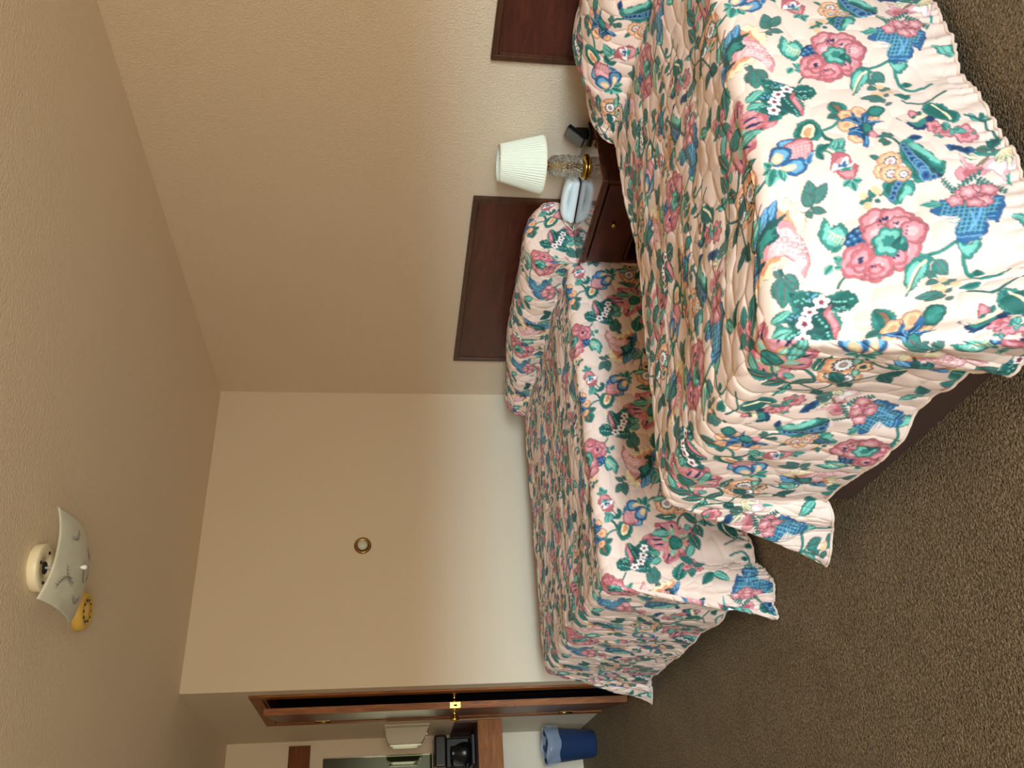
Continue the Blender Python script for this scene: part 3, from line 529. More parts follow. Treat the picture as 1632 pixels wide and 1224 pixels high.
['l',[[-0.0894,-0.9382],[-0.06,-0.9935]],0.25,'te','tl','dk','dk'],
['l',[[-0.0932,-0.8541],[-0.0738,-0.8819]],0.3,'te','tl','dk','dk'],
['l',[[-0.0549,-0.8209],[0.0311,-0.8155]],0.18,'te','td','cr','dk'],
['f',[-0.0615,-0.7741],0.036,9,['og','ol','cr'],0.09,1],
['f',[-0.0615,-0.7741],0.0198,12,['nv','wh','te'],0.18,1],
['d',[[-0.0615,-0.7741]],0.0054,'pk'],
['f',[-0.0224,-0.7665],0.043,9,['og','ol','cr'],0.09,1],
['f',[-0.0224,-0.7665],0.0237,12,['nv','wh','te'],0.18,1],
['d',[[-0.0224,-0.7665]],0.0064,'pk'],
['f',[-0.0734,-0.7429],0.036,9,['og','ol','cr'],0.09,1],
['f',[-0.0734,-0.7429],0.0198,12,['nv','wh','te'],0.18,1],
['d',[[-0.0734,-0.7429]],0.0054,'pk'],
['f',[-0.0268,-0.7201],0.02,7,['br','ol','dk'],0.15,1],
['l',[[-0.0184,-0.7397],[0.0305,-0.7463]],0.25,'te','tl','og','dk'],
['l',[[-0.0598,-0.7268],[-0.0317,-0.7335]],0.3,'te','tl','og','dk'],
['l',[[-0.0844,-0.7198],[-0.0938,-0.7133]],0.4,'te','tl','og','dk'],
['l',[[-0.0953,-0.7208],[-0.1299,-0.7166]],0.25,'te','tl','og','dk'],
['s',[[0.5,-0.3],[0.56,-0.28],[0.6,-0.33],[0.655,-0.36]],0.006,'td'],
['s',[[0.53,-0.29],[0.545,-0.22],[0.6,-0.18],[0.63,-0.1]],0.006,'td'],
['l',[[0.6,-0.18],[0.64,-0.22]],0.3,'td','dk','te','dk'],
['l',[[0.6,-0.18],[0.56,-0.14]],0.3,'td','dk','te','dk'],
['l',[[0.63,-0.1],[0.66,-0.05]],0.3,'td','dk','te','dk'],
['l',[[0.63,-0.1],[0.59,-0.06]],0.3,'td','dk','te','dk'],
['l',[[0.545,-0.22],[0.51,-0.19]],0.3,'td','dk','te','dk'],
['l',[[0.56,-0.28],[0.61,-0.25]],0.28,'te','td','og','dk'],
['l',[[0.57,-0.29],[0.56,-0.35]],0.28,'te','td','og','dk'],
['l',[[0.6,-0.33],[0.58,-0.4]],0.28,'te','td','og','dk'],
['f',[0.615,-0.45],0.017,6,['ro','pk','ro'],0.2,1],
['f',[0.64,-0.475],0.017,6,['ro','pk','ro'],0.2,1],
['f',[0.6,-0.49],0.017,6,['ro','pk','ro'],0.2,1],
['l',[[0.62,-0.47],[0.57,-0.46]],0.28,'gy','te','dk','dk'],
['l',[[0.62,-0.48],[0.63,-0.53]],0.28,'gy','te','dk','dk'],
['l',[[0.61,-0.45],[0.66,-0.42]],0.28,'gy','te','dk','dk'],
['l',[[0.55,-0.52],[0.5,-0.56]],0.25,'te','tl','dk','dk'],
['l',[[0.55,-0.52],[0.6,-0.56]],0.25,'te','td','dk','dk']])
C=bpy.context.scene.collection
PI=math.pi
# ------------------------------------------------------------------ helpers
def mat(name,color=(.5,.5,.5),rough=.6,metal=0,build=None,spec=.5,**kw):
    m=bpy.data.materials.new(name);m.use_nodes=True;nt=m.node_tree;b=nt.nodes['Principled BSDF']
    b.inputs['Base Color'].default_value=(*color,1);b.inputs['Roughness'].default_value=rough
    b.inputs['Metallic'].default_value=metal;b.inputs['Specular IOR Level'].default_value=spec
    for k,v in kw.items(): b.inputs[k.replace('_',' ')].default_value=v
    if build: build(nt,b)
    return m
def srgb(r,g,b):
    f=lambda c:(c/255/12.92 if c/255<=.04045 else ((c/255+.055)/1.055)**2.4)
    return (f(r),f(g),f(b))
def N(nt,t,**kw):
    n=nt.nodes.new(t)
    for k,v in kw.items():
        if k in n.inputs: n.inputs[k].default_value=v
        else: setattr(n,k,v)
    return n
def noise_bump(scale,strength,dist=.01,detail=4,c2=None,stretch=(1,1,1),ramp=None,coord='Object',mixscale=None):
    def f(nt,b):
        tc=N(nt,'ShaderNodeTexCoord');mp=N(nt,'ShaderNodeMapping');mp.inputs['Scale'].default_value=stretch
        nt.links.new(tc.outputs[coord],mp.inputs[0])
        n=N(nt,'ShaderNodeTexNoise',Scale=scale,Detail=detail);nt.links.new(mp.outputs[0],n.inputs['Vector'])
        h=n.outputs['Fac']
        if ramp:
            r=N(nt,'ShaderNodeMapRange');r.inputs['From Min'].default_value=ramp[0];r.inputs['From Max'].default_value=ramp[1]
            nt.links.new(h,r.inputs['Value']);h=r.outputs[0]
        bp=N(nt,'ShaderNodeBump',Strength=strength,Distance=dist);nt.links.new(h,bp.inputs['Height']);nt.links.new(bp.outputs[0],b.inputs['Normal'])
        if c2:
            n2=n
            if mixscale:
                n2=N(nt,'ShaderNodeTexNoise',Scale=mixscale,Detail=5);nt.links.new(mp.outputs[0],n2.inputs['Vector'])
            r2=N(nt,'ShaderNodeMapRange');r2.inputs['From Min'].default_value=.35;r2.inputs['From Max'].default_value=.65
            nt.links.new(n2.outputs['Fac'],r2.inputs['Value'])
            mx=N(nt,'ShaderNodeMix',data_type='RGBA');mx.inputs[6].default_value=b.inputs['Base Color'].default_value;mx.inputs[7].default_value=(*c2,1)
            nt.links.new(r2.outputs[0],mx.inputs[0]);nt.links.new(mx.outputs[2],b.inputs['Base Color'])
    return f
M={}
M['wall']=mat('plaster_wall',srgb(212,196,174),.75,build=noise_bump(115,.38,.005,3,ramp=(.42,.72)),spec=.3)
M['wallsm']=mat('smooth_wall',srgb(207,194,173),.7,build=noise_bump(60,.18,.003,3),spec=.3)
M['ceil']=mat('ceiling_plaster',srgb(227,213,190),.8,build=noise_bump(105,.30,.005,3,ramp=(.42,.72)),spec=.25)
def carpet(nt,b):
    tc=N(nt,'ShaderNodeTexCoord')
    n=N(nt,'ShaderNodeTexNoise',Scale=140,Detail=3,Distortion=.8);nt.links.new(tc.outputs['Object'],n.inputs['Vector'])
    v=N(nt,'ShaderNodeTexVoronoi',Scale=160);nt.links.new(tc.outputs['Object'],v.inputs['Vector'])
    l=N(nt,'ShaderNodeTexNoise',Scale=5,Detail=3);nt.links.new(tc.outputs['Object'],l.inputs['Vector'])
    mx=N(nt,'ShaderNodeMix',data_type='RGBA');mx.inputs[6].default_value=(*srgb(108,94,73),1);mx.inputs[7].default_value=(*srgb(178,158,129),1)
    r=N(nt,'ShaderNodeMapRange');r.inputs['From Min'].default_value=.36;r.inputs['From Max'].default_value=.66
    nt.links.new(n.outputs['Fac'],r.inputs['Value']);nt.links.new(r.outputs[0],mx.inputs[0])
    m2=N(nt,'ShaderNodeMix',data_type='RGBA',blend_type='MULTIPLY');m2.inputs[0].default_value=.35
    nt.links.new(mx.outputs[2],m2.inputs[6]);nt.links.new(l.outputs['Fac'],m2.inputs[7]);nt.links.new(m2.outputs[2],b.inputs['Base Color'])
    ad=N(nt,'ShaderNodeMath',operation='SUBTRACT');nt.links.new(n.outputs['Fac'],ad.inputs[0]);nt.links.new(v.outputs['Distance'],ad.inputs[1])
    bp=N(nt,'ShaderNodeBump',Strength=1.0,Distance=.006);nt.links.new(ad.outputs[0],bp.inputs['Height']);nt.links.new(bp.outputs[0],b.inputs['Normal'])
M['carpet']=mat('carpet_pile',srgb(120,100,80),.95,build=carpet,spec=.1)
def wood(c1,c2,scale=6,stretch=(1,1,1)):
    def f(nt,b):
        tc=N(nt,'ShaderNodeTexCoord');mp=N(nt,'ShaderNodeMapping');mp.inputs['Scale'].default_value=stretch
        nt.links.new(tc.outputs['Object'],mp.inputs[0])
        n=N(nt,'ShaderNodeTexNoise',Scale=scale,Detail=6,Distortion=.8);nt.links.new(mp.outputs[0],n.inputs['Vector'])
        cr=N(nt,'ShaderNodeValToRGB');cr.color_ramp.elements[0].position=.35;cr.color_ramp.elements[1].position=.68
        cr.color_ramp.elements[0].color=(*c1,1);cr.color_ramp.elements[1].color=(*c2,1)
        nt.links.new(n.outputs['Fac'],cr.inputs[0]);nt.links.new(cr.outputs[0],b.inputs['Base Color'])
    return f
M['mahog']=mat('mahogany_laminate',(.05,.02,.015),.38,build=wood(srgb(62,26,17),srgb(86,38,25),5,(8,1.2,8)))
M['mahogd']=mat('mahogany_moulding',(.05,.02,.015),.34,build=wood(srgb(60,33,20),srgb(80,46,28),5,(8,1.2,8)))
M['nstop']=mat('polished_nightstand_top',(.05,.02,.015),.12,build=wood(srgb(62,26,18),srgb(92,42,28),5,(8,1.2,8)),Coat_Weight=.6,Coat_Roughness=.06)
M['oak']=mat('stained_oak',(.2,.1,.05),.5,spec=.25,build=wood(srgb(116,66,30),srgb(150,92,46),9,(6,6,.8)))
M['oakd']=mat('dark_stained_oak',(.2,.1,.05),.42,spec=.3,build=wood(srgb(86,46,24),srgb(108,64,34),9,(6,6,.8)))
M['oakx']=mat('counter_oak',(.2,.1,.05),.5,spec=.25,build=wood(srgb(122,72,34),srgb(156,98,50),9,(.8,6,6)))
M['plinth']=mat('brown_bed_base',srgb(70,48,38),.7,build=noise_bump(40,.2,.002))
M['brass']=mat('polished_brass',srgb(214,178,90),.22,1)
M['obrass']=mat('old_brass',srgb(150,122,74),.3,1)
M['white']=mat('white_plastic',srgb(226,236,238),.35,build=noise_bump(200,.03,.0005))
M['cream']=mat('cream_enamel',srgb(232,226,200),.35,build=noise_bump(60,.03,.0005))
M['black']=mat('black_plastic',srgb(13,15,20),.3,build=noise_bump(200,.05,.0005))
M['dgrey']=mat('grey_plastic',srgb(118,118,116),.45,build=noise_bump(200,.05,.0005))
M['yellow']=mat('yellowed_plastic',srgb(212,178,84),.5,build=noise_bump(60,.05,.001))
M['beige']=mat('beige_plastic',srgb(186,180,160),.35,build=noise_bump(60,.04,.001))
M['chrome']=mat('chrome',srgb(220,222,220),.12,1)
M['blue']=mat('blue_plastic',srgb(27,50,86),.45,build=noise_bump(120,.05,.001))
M['hole']=mat('black_recess',(.01,.01,.01),.8,build=noise_bump(60,.05,.001))
M['fabric']=mat('ticking_fabric',srgb(220,212,200),.9,build=noise_bump(120,.2,.001))
M['mirror']=mat('mirror_silvering',srgb(112,122,108),.05,1)
def cut(nt,b):
    tc=N(nt,'ShaderNodeTexCoord');v=N(nt,'ShaderNodeTexVoronoi',Scale=85,feature='F1');nt.links.new(tc.outputs['Object'],v.inputs['Vector'])
    bp=N(nt,'ShaderNodeBump',Strength=1.0,Distance=.008);nt.links.new(v.outputs['Distance'],bp.inputs['Height']);nt.links.new(bp.outputs[0],b.inputs['Normal'])
M['glass']=mat('crystal_glass',(.96,.97,.95),.06,build=cut,Transmission_Weight=1.0,IOR=1.45)
M['liner']=mat('clear_bin_liner',srgb(190,205,225),.25,Alpha=.35)
def shade_b(nt,b):
    tc=N(nt,'ShaderNodeTexCoord');n=N(nt,'ShaderNodeTexNoise',Scale=30,Detail=2);nt.links.new(tc.outputs['Object'],n.inputs['Vector'])
    bp=N(nt,'ShaderNodeBump',Strength=.1,Distance=.001);nt.links.new(n.outputs['Fac'],bp.inputs['Height']);nt.links.new(bp.outputs[0],b.inputs['Normal'])
M['shade']=mat('pleated_white_fabric',srgb(222,229,216),.8,build=shade_b,Subsurface_Weight=.3,Subsurface_Radius=(.01,.01,.01))
M['frost']=mat('frosted_white_glass',srgb(206,212,198),.28,build=noise_bump(12,.05,.002,c2=srgb(190,196,184)))
M['etch']=mat('etched_sprig',srgb(128,128,118),.4,build=noise_bump(90,.1,.001))

def link(name,me,parent=None,m=None,smooth=True,loc=None):
    o=bpy.data.objects.new(name,me);C.objects.link(o)
    if parent: o.parent=parent
    if m:
        for q in (m if isinstance(m,(list,tuple)) else [m]): me.materials.append(q)
    if smooth: me.shade_smooth()
    if loc: o.location=loc
    return o
def from_bm(name,bm,parent=None,m=None,smooth=False,loc=None):
    me=bpy.data.meshes.new(name);bmesh.ops.recalc_face_normals(bm,faces=bm.faces[:]);bm.to_mesh(me);bm.free()
    return link(name,me,parent,m,smooth,loc)
def addbox(bm,lo,hi,bev=0,mi=0,seg=2):
    r=bmesh.ops.create_cube(bm,size=1);vs=r['verts']
    for v in vs:
        v.co=Vector([(lo[i]+hi[i])/2+v.co[i]*(hi[i]-lo[i]) for i in range(3)])
    if bev:
        es=list({e for v in vs for e in v.link_edges})
        g=bmesh.ops.bevel(bm,geom=es,offset=bev,segments=seg,affect='EDGES',profile=.5)
        fs=g['faces']
    for v in vs:
        if v.is_valid:
            for f in v.link_faces: f.material_index=mi
def box(name,lo,hi,m,parent=None,bev=0,seg=2):
    bm=bmesh.new();addbox(bm,lo,hi,bev,0,seg);return from_bm(name,bm,parent,m)
def addlathe(bm,prof,n=40,center=(0,0,0),axis='Z',mi=0,rip=None):
    rings=[]
    for i,(r,z) in enumerate(prof):
        ring=[]
        for k in range(n):
            a=2*PI*k/n;rr=r*(1+(rip(i,a) if rip else 0))
            p=Vector((rr*math.cos(a),rr*math.sin(a),z))
            if axis=='X': p=Vector((p.z,p.x,p.y))
            elif axis=='Y': p=Vector((p.x,p.z,p.y))
            ring.append(bm.verts.new(p+Vector(center)))
        rings.append(ring)
    for a,b in zip(rings[:-1],rings[1:]):
        for k in range(n):
            f=bm.faces.new((a[k],a[(k+1)%n],b[(k+1)%n],b[k]));f.material_index=mi;f.smooth=True
    for ring,pr in ((rings[0],prof[0]),(rings[-1],prof[-1])):
        if pr[0]>1e-5: f=bm.faces.new(ring);f.material_index=mi
def lathe(name,prof,m,parent=None,n=40,center=(0,0,0),axis='Z',rip=None,loc=None):
    bm=bmesh.new();addlathe(bm,prof,n,center,axis,0,rip);bmesh.ops.remove_doubles(bm,verts=bm.verts[:],dist=1e-5)
    return from_bm(name,bm,parent,m,False,loc)
def addtube(bm,pts,r,n=8,mi=0):
    pts=[Vector(p) for p in pts];rings=[]
    for i,p in enumerate(pts):
        d=(pts[min(i+1,len(pts)-1)]-pts[max(i-1,0)]).normalized()
        u=d.cross(Vector((0,0,1)));u=u if u.length>.05 else d.cross(Vector((1,0,0)));u.normalize();w=d.cross(u)
        rr=r[i] if isinstance(r,(list,tuple)) else r
        rings.append([bm.verts.new(p+(u*math.cos(2*PI*k/n)+w*math.sin(2*PI*k/n))*rr) for k in range(n)])
    for a,b in zip(rings[:-1],rings[1:]):
        for k in range(n):
            f=bm.faces.new((a[k],a[(k+1)%n],b[(k+1)%n],b[k]));f.smooth=True;f.material_index=mi
    for q in (rings[0],rings[-1]): f=bm.faces.new(q);f.material_index=mi
def thing(name,label,cat,loc=(0,0,0),group=None,rz=0):
    o=bpy.data.objects.new(name,None);C.objects.link(o);o.location=loc;o.rotation_euler=(0,0,rz);o.empty_display_size=.05
    o['label']=label;o['category']=cat
    if group:o['group']=group
    return o
def tag(o,label,cat,group=None):
    o['label']=label;o['category']=cat
    if group:o['group']=group
    return o
def struct(o,label=None):
    o['kind']='structure'
    if label:o['label']=label
    return o
# ------------------------------------------------------------------ room shell
XW,YF,XR,YB,H=2.86,4.793,1.0255,6.382,2.44   # headboard wall, far wall, return wall, alcove back wall, ceiling
XL,Y0=-2.5,-1.8
T=.11
struct(box('floor',(XL-.1,Y0-.1,-.05),(XW+.1,YB+.1,0),M['carpet']),'brown cut-pile carpet')
struct(box('ceiling',(XL-.1,Y0-.1,H),(XW+.1,YB+.1,H+.1),M['ceil']),'textured beige ceiling')
struct(box('wall_right',(XW,Y0-.1,0),(XW+.1,YB+.1,H),M['wall']),'textured wall behind the headboards')
struct(box('wall_far',(XR,YF,0),(XW,YF+T,H),M['wallsm']),'smooth pale wall beyond the far bed')
struct(box('wall_back',(XL-.1,YB,0),(XW,YB+.1,H),M['wallsm']),'alcove wall behind the vanity')
struct(box('wall_left',(XL-.1,Y0-.1,0),(XL,YB,H),M['wall']),'left wall of the room')
OY0,OY1,OZ=4.955,5.66,2.04
bm=bmesh.new()
addbox(bm,(XR,YF+T,0),(XR+T,OY0,H));addbox(bm,(XR,OY1,0),(XR+T,YB,H));addbox(bm,(XR,OY0,OZ),(XR+T,OY1,H))
struct(from_bm('wall_return',bm,None,M['wallsm']),'narrow wall with the door beside the alcove')
M['dark']=mat('closet_shade_navy',srgb(26,28,34),.8,build=noise_bump(60,.1,.002),spec=.2)  # near-black navy: the closet's darkness is put into its wall and floor colour
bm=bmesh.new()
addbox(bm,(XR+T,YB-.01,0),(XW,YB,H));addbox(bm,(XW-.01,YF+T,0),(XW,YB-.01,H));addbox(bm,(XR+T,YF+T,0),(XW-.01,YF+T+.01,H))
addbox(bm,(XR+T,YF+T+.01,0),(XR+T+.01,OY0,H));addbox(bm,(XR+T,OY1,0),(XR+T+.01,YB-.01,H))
struct(from_bm('wall_closet',bm,None,M['dark']),'closet walls behind the door, coloured near-black to stand for darkness')
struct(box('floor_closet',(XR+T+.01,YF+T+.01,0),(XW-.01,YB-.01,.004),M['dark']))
# window wall behind the camera (opening only: it is never in view)
WX0,WX1,WZ0,WZ1=WIN
bm=bmesh.new()
addbox(bm,(XL,Y0-.1,0),(WX0,Y0,H));addbox(bm,(WX1,Y0-.1,0),(XW,Y0,H));addbox(bm,(WX0,Y0-.1,0),(WX1,Y0,WZ0));addbox(bm,(WX0,Y0-.1,WZ1),(WX1,Y0,H))
struct(from_bm('wall_near',bm,None,M['wall']),'wall with the big window')
bm=bmesh.new()
for a,b in (((WX0,Y0-.08,WZ0),(WX1,Y0-.03,WZ0+.05)),((WX0,Y0-.08,WZ1-.05),(WX1,Y0-.03,WZ1)),((WX0,Y0-.08,WZ0+.05),(WX0+.05,Y0-.03,WZ1-.05)),((WX1-.05,Y0-.08,WZ0+.05),(WX1,Y0-.03,WZ1-.05))): addbox(bm,a,b,.004)
struct(from_bm('window_1',bm,None,M['chrome']),'metal frame of the big window')
# baseboard where the alcove shows it, door casing
bm=bmesh.new();c=.065;p=.012
addbox(bm,(XR-p,OY0-c,0),(XR,OY0,OZ+c),.003);addbox(bm,(XR-p,OY1,0),(XR,OY1+c,OZ+c),.003);addbox(bm,(XR-p,OY0,OZ),(XR,OY1,OZ+c),.003)
addbox(bm,(XR,OY0,0),(XR+T,OY0+.012,OZ));addbox(bm,(XR,OY0,OZ-.012),(XR+T,OY1,OZ))
struct(from_bm('trim_1',bm,None,M['oak']),'brown wooden door casing')
struct(box('trim_2',(XR,OY1-.006,0),(XR+T,OY1,OZ),mat('jamb_shade_brown',srgb(30,22,18),.8,build=noise_bump(60,.1,.002),spec=.1)),'hinge jamb coloured dark to stand for shadow')  # shade in the door gap is painted into this jamb's colour
# door, ajar into the room, hinged at the far jamb
door=bpy.data.objects.new('door_1',None);C.objects.link(door);struct(door,'dark wooden door standing slightly ajar, seen edge-on')
door.location=(XR+.013,OY1-.005,0);door.rotation_euler=(0,0,math.radians(-7.1))
DW=.695
def drprt(name,bm,m): return from_bm(name,bm,door,m)
bm=bmesh.new();addbox(bm,(0-.018,-DW,.01),(.018,0,2.03),.002);drprt('slab',bm,M['oakd'])
bm=bmesh.new();addbox(bm,(-.0175,-DW-.0015,.012),(.0175,-DW,2.028));drprt('edge_banding',bm,M['oak'])['label']='lighter brown edge'
bm=bmesh.new();addbox(bm,(-.016,-DW-.004,.965),(.016,-DW-.0015,1.025),.001);drprt('latch_plate',bm,M['brass'])
bm=bmesh.new();addbox(bm,(-.006,-DW-.008,.985),(.004,-DW-.003,1.003),.001);drprt('latch_bolt',bm,M['hole'])
for s,cx in ((1,.018),(-1,-.018)):
    o=lathe('door_knob',[(0.0,0),(.03,0),(.03,.004),(.012,.008),(.009,.03),(.014,.036),(.024,.044),(.026,.055),(.018,.064),(0,.066)] if s>0 else [(0,0),(.03,0),(.03,-.004),(.012,-.008),(.009,-.03),(.014,-.036),(.024,-.044),(.026,-.055),(.018,-.064),(0,-.066)],M['brass'],door,28,(cx,-DW+.06,.995),'X')
for z in (.24,1.76):
    bm=bmesh.new();addtube(bm,[(-.024,.004,z-.045),(-.024,.004,z+.045)],.007,10);addbox(bm,(-.0205,-.026,z-.044),(-.018,-.002,z+.044));drprt('hinge',bm,M['obrass'])
# ------------------------------------------------------------------ beds
def vnoise(x,y,seed=0):
    xi=np.floor(x).astype(int);yi=np.floor(y).astype(int);fx=x-xi;fy=y-yi
    fx=fx*fx*(3-2*fx);fy=fy*fy*(3-2*fy)
    def h(a,b):
        n=(a*374761393+b*668265263+seed*1274126177)&0x7fffffff
        n=((n^(n>>13))*1103515245)&0x7fffffff
        return ((n^(n>>16))&0xffff)/65535.
    return (h(xi,yi)*(1-fx)+h(xi+1,yi)*fx)*(1-fy)+(h(xi,yi+1)*(1-fx)+h(xi+1,yi+1)*fx)*fy
def quilt(a,b,ca,cb,seed=1):
    """pillowed height of irregular stitched cells: 0 on the stitch line, 1 in the middle of a cell"""
    u=a/ca+ .25*(vnoise(a*9,b*9,7)-.5); v=b/cb+.25*(vnoise(a*9+50,b*9,9)-.5)
    iu=np.floor(u).astype(int);iv=np.floor(v).astype(int)
    d1=np.full(u.shape,9.);d2=np.full(u.shape,9.)
    for i in (-1,0,1):
        for j in (-1,0,1):
            ci=iu+i;cj=iv+j
            def h(s):
                n=(ci*73856093^cj*19349663^(s*83492791))&0x7fffffff
                n=((n^(n>>13))*1103515245)&0x7fffffff
                return ((n^(n>>15))&0xffff)/65535.
            px=ci+.5+(cj%2)*.5-.25+(h(seed)-.5)*.45;py=cj+.5+(h(seed+5)-.5)*.4
            d=(u-px)**2+(v-py)**2
            m=d<d1;d2=np.where(m,d1,np.minimum(d2,d));d1=np.where(m,d,d1)
    e=np.sqrt(d2)-np.sqrt(d1)
    return 1-np.exp(-e*4.5)
def sstep(a,b,x):
    t=np.clip((x-a)/(b-a),0,1);return t*t*(3-2*t)
TILE=None
def make_spread(name,label,XF,YN,YFAR,prof,Ds,Df,step,slopeN,slopeS,slopeF,tipN,tipS,pat,zfun,hump,side_end,seed,yin):
    """Quilted spread draped over the bed. Cloth coordinates: a = distance from the foot edge towards
    the head (negative = foot drop), t = distance from the near edge (negative = near drop)."""
    global TILE
    prof=np.array(prof);seg=np.sqrt((np.diff(prof,axis=0)**2).sum(1));L=np.concatenate([[0],np.cumsum(seg)])
    Lt=L[-1];W=YFAR-YN;r=.05
    a=np.linspace(-Df,Lt,int((Lt+Df)/step)+1);t=np.linspace(-Ds,W+Ds,int((W+2*Ds)/step)+1)
    A,Tt=np.meshgrid(a,t,indexing='ij')
    ap=np.clip(A,0,None)
    # smooth head profile
    def sm(v):
        f=np.interp(np.linspace(0,Lt,1500),L,v);k=np.ones(41)/41
        fp=np.concatenate([np.full(20,f[0]),f,np.full(20,f[-1])]);return np.convolve(fp,k,'valid')
    ls=np.linspace(0,Lt,1500)
    X=np.interp(ap,ls,sm(prof[:,0]));Z=np.interp(ap,ls,sm(prof[:,1]))
    tt=np.clip(Tt,0,W)
    cut=yin(X);ytop=YN+cut*(1-tt/W)+tt
    # pillow hump shaping across the width
    zb=zfun(X,ytop)
    hump_w=hump(ytop)
    Z=zb+(Z-prof[0,1])*hump_w
    df=np.clip(-A,0,None);dn=np.clip(-Tt,0,None);df_n=df/Df
    ds=np.where(Tt<0,-Tt,np.clip(Tt-W,0,None));ds_n=ds/Ds
    near=Tt<W/2
    v=np.maximum(df_n,ds_n)
    tau=np.where(ds_n>=df_n,.5*df_n/np.maximum(ds_n,1e-9),1-.5*ds_n/np.maximum(df_n,1e-9))
    tau=np.where(v<=0,0,tau)
    corner=(df>0)&(ds>0)
    D=Ds*(1-tau)+Df*tau
    g=np.where(corner,1-np.abs(2*tau-1),0)
    D=D+g**.5*((Ds-Df)*.5+.03)
    d=v*D
    cap=side_end(X)  # how much of the outward flare is left near the head
    sl=np.where(near,slopeN,slopeF)*(1-tau)*cap+slopeS*tau
    arc=r*PI/2
    out=np.where(d<arc,r*np.sin(np.minimum(d,arc)/r),r+(d-arc)*sl)
    down=np.where(d<arc,r*(1-np.cos(np.minimum(d,arc)/r)),r+(d-arc)*np.sqrt(1-sl**2))
    # skirts ripple gently
    rip=(vnoise(A*5+9,Tt*0+seed,3)-.5)*.05+(vnoise(A*13+3,Tt*0+seed,4)-.5)*.02
    ripf=(vnoise(Tt*5+4,A*0+seed,5)-.5)*.045+(vnoise(Tt*12+4,A*0+seed,6)-.5)*.02
    out=out+np.clip(d-.08,0,1)/.5*(rip*(1-tau)+ripf*tau)*cap
    ph=tau*PI/2
    sy=np.where(near,-1,1)
    dx=-np.sin(ph)*out;dy=np.cos(ph)*out*sy
    tip=g**1.25*(np.clip(d,0,None)/Ds)**1.15
    tx=np.where(near,tipN[0],tipS[0]);ty=np.where(near,tipN[1],tipS[1])
    wob=np.sin(tau*PI*6)*.022*(d/Ds)*np.where(corner,1,0)*np.sin(PI*tau)
    dx=dx+tip*tx+wob*.6;dy=dy+tip*ty-wob*sy*.6
    dy=dy-np.where(Tt<0,1,0)*cut*np.clip(d/.5,0,1.1)*(1-tau)
    px=X+dx;py=ytop+np.where(v>0,dy,0);pz=Z-np.where(v>0,down,0)
    # folds falling from the foot corners on the side drops
    for (xc,wd,am) in ((XF+.05,.045,.030),(XF+.17,.05,.018),(XF-.02,.03,.02)):
        q=np.where((Tt<0),1,0)*np.exp(-((np.where(corner,XF-.12*2*np.minimum(tau,.5),X)-(xc-.10*(d/Ds)))/wd)**2)*sstep(.05,Ds,d)*(1-sstep(.5,.8,tau))
        py=py-am*q
    pos=np.stack([px,py,pz],-1)
    ga=np.gradient(pos,axis=0);gt=np.gradient(pos,axis=1);n=np.cross(ga,gt);n/=np.maximum(np.linalg.norm(n,axis=-1,keepdims=True),1e-9)
    # a grows to +x, t grows to +y on top: ga x gt = +z, outward on the drops too
    hq=quilt(A,Tt,.115,.058,seed)*.0045
    wr=(vnoise(A*9+30,Tt*12,seed+20)-.5)*.013+(vnoise(A*30,Tt*38+11,seed+21)-.5)*.0022
    big=(vnoise(A*3.1+7,Tt*3.3,seed+30)-.5)*.02*np.where(v>0,.4,1)
    skirt=np.clip((d-.1)/.3,0,1)
    gather=np.sin(Tt*0+A*2*PI/.034+9*vnoise(A*14,Tt*3,2))*(.002+.004*vnoise(A*25,Tt*0,12))*sstep(Ds-.09,Ds-.01,np.where(tau<.5,d,0))
    creas=(np.abs(vnoise(A*7+Tt*9,Tt*4-A*2,seed+40)-.5)*2)**.5*.007*skirt
    pos=pos+n*(hq+wr+big+gather+creas)[...,None]
    pos[...,2]=np.maximum(pos[...,2],.008)
    # the fabric print
    k=.5
    mA=np.where(corner&(ds_n>=df_n),-k*df,np.where(A<0,-d,A));mT=np.where(corner&(ds_n<df_n),np.where(near,-k*ds,W+k*ds),np.where(Tt<0,-d,np.where(Tt>W,W+d,Tt)))
    q=-(XF+mA);p=-mT
    p,q=pat(p,q)
    if TILE is None:
        im=raster_tile(ART['art'],ART['col'],.69,.565,tuple(c/255 for c in (240,208,191)),1000)
        gl=im.mean(-1,keepdims=True);im=im*.80+gl*.20
        im=np.where(im<=.04045,im/12.92,((im+.055)/1.055)**2.4)
        ii,jj=np.meshgrid(np.arange(im.shape[0]),np.arange(im.shape[1]),indexing='ij')
        dye=.82+.22*vnoise(ii*.09,jj*.09,61)+.20*vnoise(ii*.35,jj*.35,62)
        bgc=np.array([240,208,191])/255.;bgc=bgc*.80+bgc.mean()*.20;bgc=((bgc+.055)/1.055)**2.4
        bgm=np.abs(im-bgc).sum(-1)<.02
        im=np.where(bgm[...,None],im,im*dye[...,None])
        TILE=im
    im=TILE
    for _ in range(1 if step<.004 else 2):
        im=(im*2+np.roll(im,1,0)+np.roll(im,-1,0)+np.roll(im,1,1)+np.roll(im,-1,1))/6
    fp=np.mod(p,.69)*1000-.5;fq=np.mod(q,.565)*1000-.5
    ip=np.floor(fp).astype(int);iq=np.floor(fq).astype(int);wp=(fp-ip)[...,None];wq=(fq-iq)[...,None]
    i0=ip%im.shape[0];i1=(ip+1)%im.shape[0];j0=iq%im.shape[1];j1=(iq+1)%im.shape[1]
    col=(im[i0,j0]*(1-wq)+im[i0,j1]*wq)*(1-wp)+(im[i1,j0]*(1-wq)+im[i1,j1]*wq)*wp
    na,nt_=A.shape
    me=bpy.data.meshes.new(name)
    me.vertices.add(na*nt_);me.vertices.foreach_set('co',pos.reshape(-1).astype(np.float32))
    idx=np.arange(na*nt_).reshape(na,nt_)
